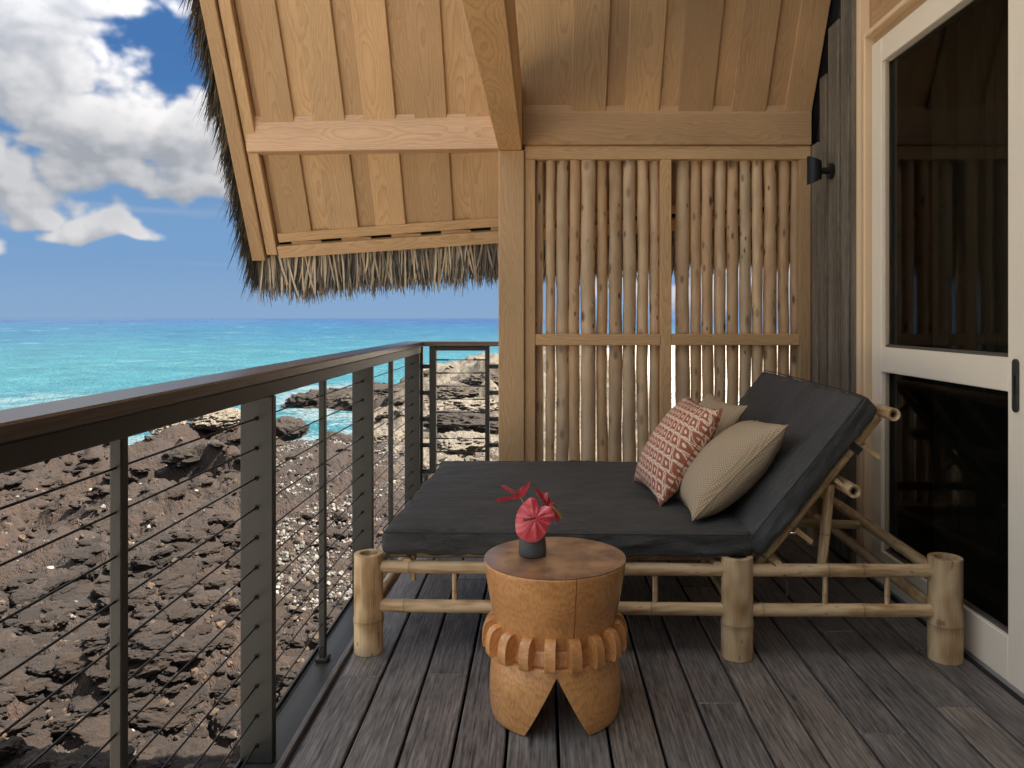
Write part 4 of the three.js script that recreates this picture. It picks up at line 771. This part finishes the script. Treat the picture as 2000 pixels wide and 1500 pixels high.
{
  const m = thing('mattress', 'charcoal canvas mattress with a folded up back on the bamboo daybed', 'mattress', [BED.x, 0, BED.z], YAW);
  const x0 = 0.048, x1 = 1.372, th = 0.092, l = DP - 0.01;
  const seat = part('seat_cushion', softBox(x1 - x0, th, l, 0.03, (q) => { if (q.y > 0) for (const [px, pz] of [[0.47, 0.48], [0.40, 0.12], [0.5, -0.2]]) { const e = ((q.x - px) / 0.11) ** 2 + ((q.z - pz) / 0.2) ** 2; q.y -= 0.013 * Math.exp(-e); } }, 1, 2.2), cloth, m); seat.position.set((x0 + x1) / 2, 0.346 + th / 2, -DP / 2 + 0.025);
  const L = 0.662, tb = 0.082, back = part('back_cushion', softBox(L, tb, l, 0.026, null, 1, 8.8), cloth, m);
  back.position.copy(V(HINGE.x - 0.012, 0.375, 0).addScaledVector(BU, L / 2).addScaledVector(BN, 0.005)).setZ(-DP / 2 + 0.025); back.rotation.z = BA;
  const pip = (name, w, h, l2, r, parent) => { const s = 0.72, pts = [], hw = w / 2 - r * (1 - s), hl = l2 / 2 - r * (1 - s); for (const [sx, sz] of [[-1, 1], [1, 1], [1, -1], [-1, -1]]) for (let k = 0; k < 6; k++) { const b = { '-1,1': Math.PI, '1,1': Math.PI / 2, '1,-1': 0, '-1,-1': -Math.PI / 2 }[sx + ',' + sz] - k / 5 * Math.PI / 2; pts.push(V(sx * (w / 2 - r) + Math.cos(b) * r * 0.985, h / 2 - r * 0.23 + 0.0005, sz * (l2 / 2 - r) + Math.sin(b) * r * 0.985)); } part(name, new THREE.TubeGeometry(new THREE.CatmullRomCurve3(pts, true, 'centripetal'), 260, 0.0022, 6, true), cloth, parent); };
  pip('piping', x1 - x0, th, l, 0.03, seat); pip('piping', L, tb, l, 0.026, back);
  // tie straps
  const strap = (name, pts) => part(name, new THREE.TubeGeometry(new THREE.CatmullRomCurve3(pts.map((q) => V(...q))), 20, 0.0022, 5), cloth, m);
  strap('tie_strap', [[1.39, 0.36, 0.0], [1.43, 0.33, 0.01], [1.47, 0.29, 0.02], [1.475, 0.22, 0.03]]);
  const P = (q, n) => V(HINGE.x, 0.375, 0).addScaledVector(BU, q).addScaledVector(BN, n).toArray();
  const lp = board('tie_band', V(...P(0.50, -0.03)).setZ(-0.055), V(...P(0.50, -0.088)).setZ(-0.055), 0.03, 0.006, cloth, m, V(0, 0, 1), 0.001);
}

// ------------------------------------------------------------------ pillows
reseed(707);
function pillowGeo(w, h, t, seed) {
  const N = 44, parts = [];
  for (const sd of [1, -1]) {
    const g = new THREE.PlaneGeometry(2, 2, N, N), p = g.attributes.position, uv = g.attributes.uv;
    for (let i = 0; i < p.count; i++) {
      const a = p.getX(i), b = p.getY(i), fa = 1 - a * a, fb = 1 - b * b, th = t / 2 * Math.pow(Math.max(0, fa), 0.48) * Math.pow(Math.max(0, fb), 0.48);
      const x = a * w / 2 * (1 - 0.085 * fb * Math.pow(Math.abs(a), 2) + 0.02 * (1 - fb)), y = b * h / 2 * (1 - 0.085 * fa * Math.pow(Math.abs(b), 2) + 0.02 * (1 - fa));
      const wr = 0.006 * n3(a * 2.5 + seed, b * 2.5, sd) * fa * fb + 0.004 * n3(a * 6 + seed, b * 6, sd * 3) * (1 - fa * fb) * Math.min(1, fa * fb * 8);
      p.setXYZ(i, x, y, sd * (th + wr)); uv.setXY(i, x * sd, y);
    }
    if (sd < 0) { const ix = g.index; for (let i = 0; i < ix.count; i += 3) { const k = ix.getX(i); ix.setX(i, ix.getX(i + 1)); ix.setX(i + 1, k); } }
    parts.push(g);
  }
  return smooth(mergeGeometries(parts), 2e3);
}
function pillow(label, mat, seamMat, b0, t0, far, nrm, size, th, seed) {   // b0: bottom near corner, t0: top near corner; far: direction of the width
  const up = V().subVectors(t0, b0), h = up.length(); up.normalize();
  const fx = far.clone().normalize(); fx.addScaledVector(up, -fx.dot(up)).normalize();
  const n = V().crossVectors(fx, up).normalize(); if (n.dot(nrm) < 0) { n.negate(); fx.negate(); }
  const o = thing('pillow', label, 'pillow', [0, 0, 0], 0, 'pillows on the daybed'), dirX = fx.dot(far) > 0 ? 1 : -1;
  const c = V().addVectors(b0, t0).multiplyScalar(0.5).addScaledVector(far.clone().normalize(), size / 2);
  o.applyMatrix4(new THREE.Matrix4().makeBasis(fx, up, n).setPosition(c));
  part('cover', pillowGeo(size, h, th, seed), mat, o);
  const pts = []; for (let k = 0; k < 80; k++) { const s = k / 20, e = Math.floor(s), f = (s - e) * 2 - 1, [a, b] = [[f, 1], [1, -f], [-f, -1], [-1, f]][e], fa = 1 - a * a, fb = 1 - b * b; pts.push(V(a * size / 2 * (1 - 0.085 * fb * a * a + 0.02 * (1 - fb)), b * h / 2 * (1 - 0.085 * fa * b * b + 0.02 * (1 - fa)), 0)); }
  part('seam', new THREE.TubeGeometry(new THREE.CatmullRomCurve3(pts, true), 200, 0.0022, 5, true), seamMat, o);
  return o;
}
const weave = (x, y) => { const i = Math.floor(x * 40), j = Math.floor(y * 40), fx = x * 40 - i, fy = y * 40 - j, h = (i + j) % 2; return [h, h ? Math.sin(fx * Math.PI) * (0.75 + 0.25 * Math.cos(fy * 4 * Math.PI)) : Math.sin(fy * Math.PI) * (0.75 + 0.25 * Math.cos(fx * 4 * Math.PI))]; };
const weaveMap = tex(640, 640, (x, y) => { const [h, v] = weave(x, y), n = np(x * 60, y * 60, 60, 60, 3) * 0.12, c = h ? [0.72, 0.59, 0.43] : [0.5, 0.37, 0.22], b = (0.45 + 0.6 * v) * (1 + n); return [c[0] * b, c[1] * b, c[2] * b]; }, 0.2, 0.2);
const weaveBump = tex(640, 640, (x, y) => weave(x, y)[1], 0.2, 0.2, false);
const jute = phys([1.3, 1.27, 1.22], 0.85, { map: weaveMap, bumpMap: weaveBump, bumpScale: 0.0022, sheen: 0.2, sheenColor: lin(0.6, 0.5, 0.4) });
const juteSeam = std([0.5, 0.38, 0.21], 0.85);
// rust print: lozenges with pale eyes, joined by cream lines
const rustMap = tex(1024, 1024, (x, y) => {
  const wx = 0.05 * np(x * 24, y * 24, 24, 24, 2), U = x * 9 + wx, Vv = y * 8 + 0.06 * np(x * 20, y * 20, 20, 20, 5), row = Math.floor(Vv), fx0 = U + Vv * 0.25 + (row % 2) * 0.25, i = Math.floor(fx0), fx = fx0 - i - 0.5, fy = Vv - row - 0.5;
  const d1 = Math.max(Math.abs(fx + fy * 0.25), Math.abs(fy) * 0.92), line = Math.max(sstep(0.05, 0.03, Math.abs(Math.abs(fy) - 0.5 + 0.1 * (fx > 0 ? 1 : 0))), sstep(0.05, 0.03, Math.abs(d1 - 0.40)) * (fx > -0.2 ? 1 : 0.6), sstep(0.045, 0.025, Math.abs(Math.abs(fx) - 0.5)));
  const eye = sstep(0.17, 0.13, Math.hypot(fx + fy * 0.3, fy * 0.9)), n = 1 + 0.12 * np(x * 200, y * 200, 200, 200, 4);
  const c = mix3([0.42, 0.125, 0.07], [0.84, 0.69, 0.52], clamp(Math.max(line, eye))); return [c[0] * n, c[1] * n, c[2] * n];
}, 0.4, 0.4);
const rust = phys([1, 1, 1], 0.82, { map: rustMap, bumpMap: tex(256, 256, (x, y) => 0.5 + 0.5 * Math.sin(x * 128 * 3.14159) * Math.sin(y * 128 * 3.14159), 0.1, 0.1, false), bumpScale: 0.0006 });
pillow('small beige woven pillow at the back, half hidden behind the rust patterned pillow', jute, juteSeam, at(1350, 905, 3.42).setY(0.452), at(1461, 790, 3.45), V(-0.09, 0.0, -0.42), V(-1, 0.8, 0), 0.43, 0.13, 3.3);
pillow('rust red and cream geometric patterned pillow leaning behind the beige one', rust, std([0.3, 0.1, 0.07], 0.8), at(1287, 996, 3.15).setY(0.432), at(1406, 806, 3.17), V(-0.035, 0.03, -0.44), V(-1, 0.6, 0.15), 0.46, 0.19, 1.1);
pillow('large beige woven pillow in front, leaning on the raised mattress back', jute, juteSeam, at(1339, 1040, 2.90).setY(0.424), at(1522, 846, 2.92), V(0.07, 0.01, -0.46), V(-1, 0.9, 0.1), 0.47, 0.225, 2.2);

// ------------------------------------------------------------------ carved wooden stool
reseed(808);
const teakF = (x, y, s) => { const wv = 0.05 * np(x * 5, y * 5, 5, 5, s) + 0.025 * np(x * 12, y * 10, 12, 10, s + 1) + 0.02 * Math.abs(np(x * 26, y * 8, 26, 8, s + 2)), g = (y * 1.0 + wv * 2.2 + x * 0.0) * 15, f = g - Math.floor(g); return [Math.pow(f, 2.5) * sstep(1, 0.86, f), np(x * 120, y * 30, 120, 30, s + 3)]; };
const teakMap = tex(1024, 1024, (x, y) => { const [r, f] = teakF(x, y, 11), b = np(x * 3, y * 4, 3, 4, 9) * 0.5 + np(x * 8, y * 8, 8, 8, 8) * 0.3, c = mix3([0.70, 0.335, 0.11], [0.40, 0.15, 0.042], clamp(r * 0.5 + f * 0.3 + 0.16 + b * 0.6)); return c; }, 0.7, 0.5);
const teak = phys([1, 1, 1], 0.40, { map: teakMap, clearcoat: 0.8, clearcoatRoughness: 0.2 });
const teakPale = phys([1.22, 1.25, 1.28], 0.45, { map: teakMap, clearcoat: 0.65, clearcoatRoughness: 0.24 });
const topMap = tex(1024, 1024, (x, y) => {
  const dx = x - 0.56, dy = y - 0.45, a = Math.atan2(dy, dx), r = Math.hypot(dx, dy), w = r * (1 + 0.12 * n3(Math.cos(a) * 2, Math.sin(a) * 2, 4)) + 0.012 * n3(x * 14, y * 14, 2), f = (w * 34) % 1, b = fbm3(x * 5, y * 5, 9.1, 4), ray = sstep(0.985, 1, Math.cos(a * 9 + 2 * n3(r * 4, 1, 1))) * sstep(0.12, 0.2, r), edge = sstep(0.36, 0.5, Math.hypot(x - 0.5, y - 0.5));
  let c = mix3([0.155, 0.072, 0.036], [0.47, 0.26, 0.125], clamp(0.42 + b * 1.9 + 0.2 * f)); c = mix3(c, [0.36, 0.20, 0.10], sstep(0.26, 0.05, r) * 0.5 + ray * 0.3); return mix3(c, [0.10, 0.048, 0.03], edge * 0.45 * (0.5 + b));
}, 1, 1);
{
  const st = thing('stool', 'round carved orange wood stool with a ring of block teeth and notched legs', 'stool', [0.042, 0, -2.41]);
  const ev = new Evaluator(); ev.useGroups = false; ev.attributes = ['position', 'normal', 'uv'];
  const R = 0.217, TOP = 0.463;
  const bowl = new Brush(turned([[0.0001, 0.22], [0.168, 0.22], [0.1715, 0.235], [0.178, 0.26], [0.187, 0.295], [0.1955, 0.332], [0.203, 0.37], [0.2095, 0.41], [0.2145, 0.445], [0.2168, 0.4565], [0.2155, 0.4595], [0.2125, 0.4605], [0.0001, 0.4605]], 96, 1.4)); bowl.updateMatrixWorld();
  const slit = new Brush(new THREE.BoxGeometry(0.0022, 0.30, 0.03)); { const a = 15.5 * rad; slit.position.set(Math.sin(a) * 0.2, 0.40, Math.cos(a) * 0.2); slit.rotation.set(0.16, a, 0.012, 'YXZ'); slit.updateMatrixWorld(); }
  const bw = ev.evaluate(bowl, slit, SUBTRACTION); part('bowl', bw.geometry, teak, st);
  const tp = new THREE.CylinderGeometry(R - 0.0012, R - 0.0036, 0.0024, 96); { const p = tp.attributes.position, t = tp.attributes.uv; for (let i = 0; i < p.count; i++) t.setXY(i, p.getX(i) / (2 * R) + 0.5, p.getZ(i) / (2 * R) + 0.5); }
  part('table_top', tp, phys([1, 1, 1], 0.34, { map: topMap, clearcoat: 0.8, clearcoatRoughness: 0.22 }), st).position.y = TOP - 0.0012;
  // the ring and its teeth
  part('band', turned([[0.12, 0.200], [0.1845, 0.200], [0.186, 0.206], [0.183, 0.222], [0.177, 0.238], [0.174, 0.246], [0.12, 0.246]], 96, 1.2), teak, st);
  const ts = new THREE.Shape(); ts.moveTo(0.165, 0.200); ts.lineTo(0.2125, 0.2); ts.bezierCurveTo(0.2165, 0.2, 0.2195, 0.203, 0.2205, 0.212); ts.bezierCurveTo(0.2225, 0.238, 0.2205, 0.279, 0.190, 0.2825); ts.lineTo(0.165, 0.2815); ts.closePath();
  for (let k = 0; k < 18; k++) {
    const a = (k * 20 - 4.7) * rad, w = 0.033 + rr(-0.002, 0.002), g = new THREE.ExtrudeGeometry(ts, { depth: w - 0.005, bevelEnabled: true, bevelSize: 0.0012, bevelThickness: 0.0014, bevelSegments: 2, curveSegments: 10 });
    g.translate(0, rr(-0.0015, 0.0015), -(w - 0.005) / 2); g.rotateY(-Math.PI / 2 + a);
    part('tooth', g, k % 3 ? teak : teakPale, st);
  }
  const low = new Brush(turned([[0.0001, 0], [0.186, 0], [0.192, 0.004], [0.1975, 0.03], [0.2, 0.07], [0.199, 0.11], [0.1955, 0.15], [0.189, 0.19], [0.185, 0.2005], [0.0001, 0.2005]], 96, 1.2)); low.updateMatrixWorld();
  const tri = new THREE.Shape(); tri.moveTo(0, 0.178); tri.lineTo(0.1045, -0.02); tri.lineTo(-0.1045, -0.02); tri.closePath();
  const pg = new THREE.ExtrudeGeometry(tri, { depth: 1, bevelEnabled: false }); pg.translate(0, 0, -0.5); const notch = new Brush(pg); notch.position.set(0.002, 0, 0); notch.updateMatrixWorld();
  const lw = ev.evaluate(low, notch, SUBTRACTION); part('legs', lw.geometry, teakPale, st);
}
// vase and flowers
const VX = -0.027, VZ = -2.425, VY = 0.4632;
{
  const v = thing('vase', 'small charcoal stoneware vase on the wooden stool', 'vase', [VX, VY, VZ]);
  const vm = tex(256, 256, (x, y) => { const b = 1 + 0.25 * np(x * 20, y * 40, 20, 40, 1) + 0.12 * np(x * 90, y * 90, 90, 90, 2) + 0.12 * np(2, y * 60, 4, 60, 3); return [0.085 * b, 0.09 * b, 0.088 * b]; }, 0.27, 0.09);
  part('body', turned([[0.0001, 0], [0.039, 0], [0.0422, 0.0025], [0.0428, 0.010], [0.0422, 0.026], [0.0405, 0.045], [0.038, 0.060], [0.0335, 0.070], [0.029, 0.0755], [0.026, 0.0765], [0.0235, 0.075], [0.0225, 0.07], [0.026, 0.05], [0.03, 0.012], [0.0001, 0.009]], 56, 0.27), phys([1, 1, 1], 0.6, { map: vm }), v);
}
const petalTex = tex(512, 512, (x, y) => {
  const dx = x - 0.5, dy = y - 0.56, a = Math.atan2(dx, -dy), r = Math.hypot(dx, dy) * 2, vein = Math.pow(Math.abs(Math.cos(a * 5.5)), 10) * sstep(0.08, 0.3, r) * sstep(1.1, 0.7, r), n = np(x * 30, y * 30, 30, 30, 1) * 0.3;
  return mix3([0.60, 0.035, 0.055], [0.80, 0.20, 0.25], clamp(vein * 0.7 + n * 0.5 + 0.25 * sstep(0.75, 1.02, r) + 0.12));
}, 1, 1);
const petalMat = phys([1, 1, 1], 0.32, { map: petalTex, clearcoat: 0.5, clearcoatRoughness: 0.25, specularIntensity: 0.8 }), petalDark = phys([0.72, 0.5, 0.5], 0.34, { map: petalTex, clearcoat: 0.4, clearcoatRoughness: 0.3 });
// a spathe bounded by a closed outline; outline in millimetres round the joint, face towards +z
function petal(outline, depth, mat, o, rot) {
  const cv = new THREE.CatmullRomCurve3(outline.map(([x, y]) => V(x / 1000, -y / 1000, 0)), true, 'centripetal'), NA = 96, NR = 20, rim = cv.getPoints(NA), P = [], T = [], I = [];
  let mx = 0; for (const q of rim) mx = Math.max(mx, q.length());
  for (let j = 0; j <= NR; j++) for (let i = 0; i <= NA; i++) { const r = j / NR, e = rim[i], x = e.x * r, y = e.y * r, a = Math.atan2(x, -y), L = e.length() * r; P.push(x, y, depth(x, y, r, a, L)); T.push(x / mx * 0.5 + 0.5, y / mx * 0.5 + 0.56); }
  for (let j = 0; j < NR; j++) for (let i = 0; i < NA; i++) { const q = j * (NA + 1) + i; I.push(q, q + 1, q + NA + 1, q + 1, q + NA + 2, q + NA + 1); }
  const mk = (flip, off) => { const g = new THREE.BufferGeometry(); g.setAttribute('position', new THREE.Float32BufferAttribute(P, 3)); g.setAttribute('uv', new THREE.Float32BufferAttribute(T, 2)); g.setIndex(flip ? I.map((_, k) => I[k - (k % 3) + 2 - (k % 3)]) : I); g.computeVertexNormals(); const p = g.attributes.position, n = g.attributes.normal; for (let k = 0; k < p.count; k++) p.setXYZ(k, p.getX(k) + n.getX(k) * off, p.getY(k) + n.getY(k) * off, p.getZ(k) + n.getZ(k) * off); return g; };
  const m = part('spathe', mergeGeometries([mk(false, 0.0006), mk(true, 0.0006)]), mat, o); m.rotation.set(...rot); return m;
}
function anthurium(label, joint, spadix, spadixR, spadixCol, via) {
  const o = thing('anthurium_flower', label, 'flower', joint.toArray(), 0, 'anthuriums in the vase');
  const sp = new THREE.TubeGeometry(new THREE.CatmullRomCurve3(spadix.map((q) => V(...q).divideScalar(1000))), 18, spadixR, 10), tip = new THREE.SphereGeometry(spadixR, 10, 8); tip.translate(...V(...spadix[spadix.length - 1]).divideScalar(1000).toArray());
  part('spadix', mergeGeometries([sp, tip].map((g) => { g = g.toNonIndexed(); return g; })), std(spadixCol, 0.75), o);
  const mouth = V(VX, VY + 0.070, VZ).sub(joint);
  part('stem', new THREE.TubeGeometry(new THREE.CatmullRomCurve3([mouth.clone().add(V(0.004, -0.055, 0)), mouth, ...via.map((q) => V(...q)), V(0, 0, -0.001)]), 30, 0.002, 7), std([0.42, 0.31, 0.13], 0.6), o);
  return o;
}
{
  const f = anthurium('large glossy pink red anthurium facing forward, lowest of the vase', at(1045, 1011.7, 2.36), [[0, 0, 2], [-12, -1, 9], [-24, -1, 13], [-33, -2, 14]], 0.0033, [0.20, 0.05, 0.03], [[0.0, -0.03, -0.03]]);
  petal([[6, -5], [12, -24], [9, -45], [0, -57], [-11, -60], [-26, -52], [-40, -36], [-51, -20], [-58, 3], [-59, 29], [-55, 50], [-42, 64], [-27, 71], [-10, 75], [8, 71], [24, 59], [35, 41], [41, 25], [52, 10], [58, -10], [53, -24], [42, -33], [26, -33], [15, -28], [8, -14]],
    (x, y, r, a, L) => -0.012 * r * r - 2.2 * L * L * (y < 0 ? 1 : 0.2) + 0.0016 * Math.cos(a * 9) * sstep(0.1, 0.45, r) * sstep(1.08, 0.75, r) + 0.010 * sstep(0.02, 0.05, x) * r * (y > 0 ? 1 : 0.3) + 0.012 * sstep(0.02, 0.055, y) * (x < 0.01 ? 1 : 0), petalMat, f, [-0.12, 0.0, 0]);
  const g = anthurium('pink red anthurium at upper left with narrow lobes spread like a star', at(1013.5, 968, 2.42), [[0, 0, 3], [-12, 8, 10], [-26, 18, 12], [-42, 30, 12]], 0.0026, [0.50, 0.05, 0.035], [[0.012, -0.02, -0.004]]);
  petal([[-6, -9], [-28, -25], [-48, -36], [-52, -33], [-38, -20], [-13, -4], [-36, 2], [-60, 0], [-66, 6], [-63, 13], [-48, 14], [-24, 9], [2, 8], [15, 2], [26, -14], [36, -43], [22, -34], [6, -24], [-1, -15]], (x, y, r, a, L) => 0.35 * Math.abs(x) * (x < 0 ? 1 : -0.7) + 2.5 * L * L * Math.sin(a * 3), petalMat, g, [0, 0, 0]);
  const h = anthurium('dark red folded anthurium at the back right with a yellowish tail', at(1066, 986, 2.46), [[10, -2, 0], [24, -8, 6], [40, -24, 9], [50, -40, 8]], 0.0046, [0.30, 0.19, 0.06], [[-0.014, -0.03, 0.0]]);
  petal([[-34, -50], [-25, -51], [-14, -40], [1, -33], [8, -37], [12, -22], [26, -2], [38, 20], [44, 40], [38, 56], [32, 44], [27, 24], [17, 10], [4, 0], [-6, -5], [-20, -26], [-29, -38]], (x, y, r, a, L) => -0.016 * r * r + 0.5 * Math.abs(x - 0.004) + 0.006 * Math.sin(a * 5), petalDark, h, [0, 0.15, 0]);
}

renderer.render(scene, camera);
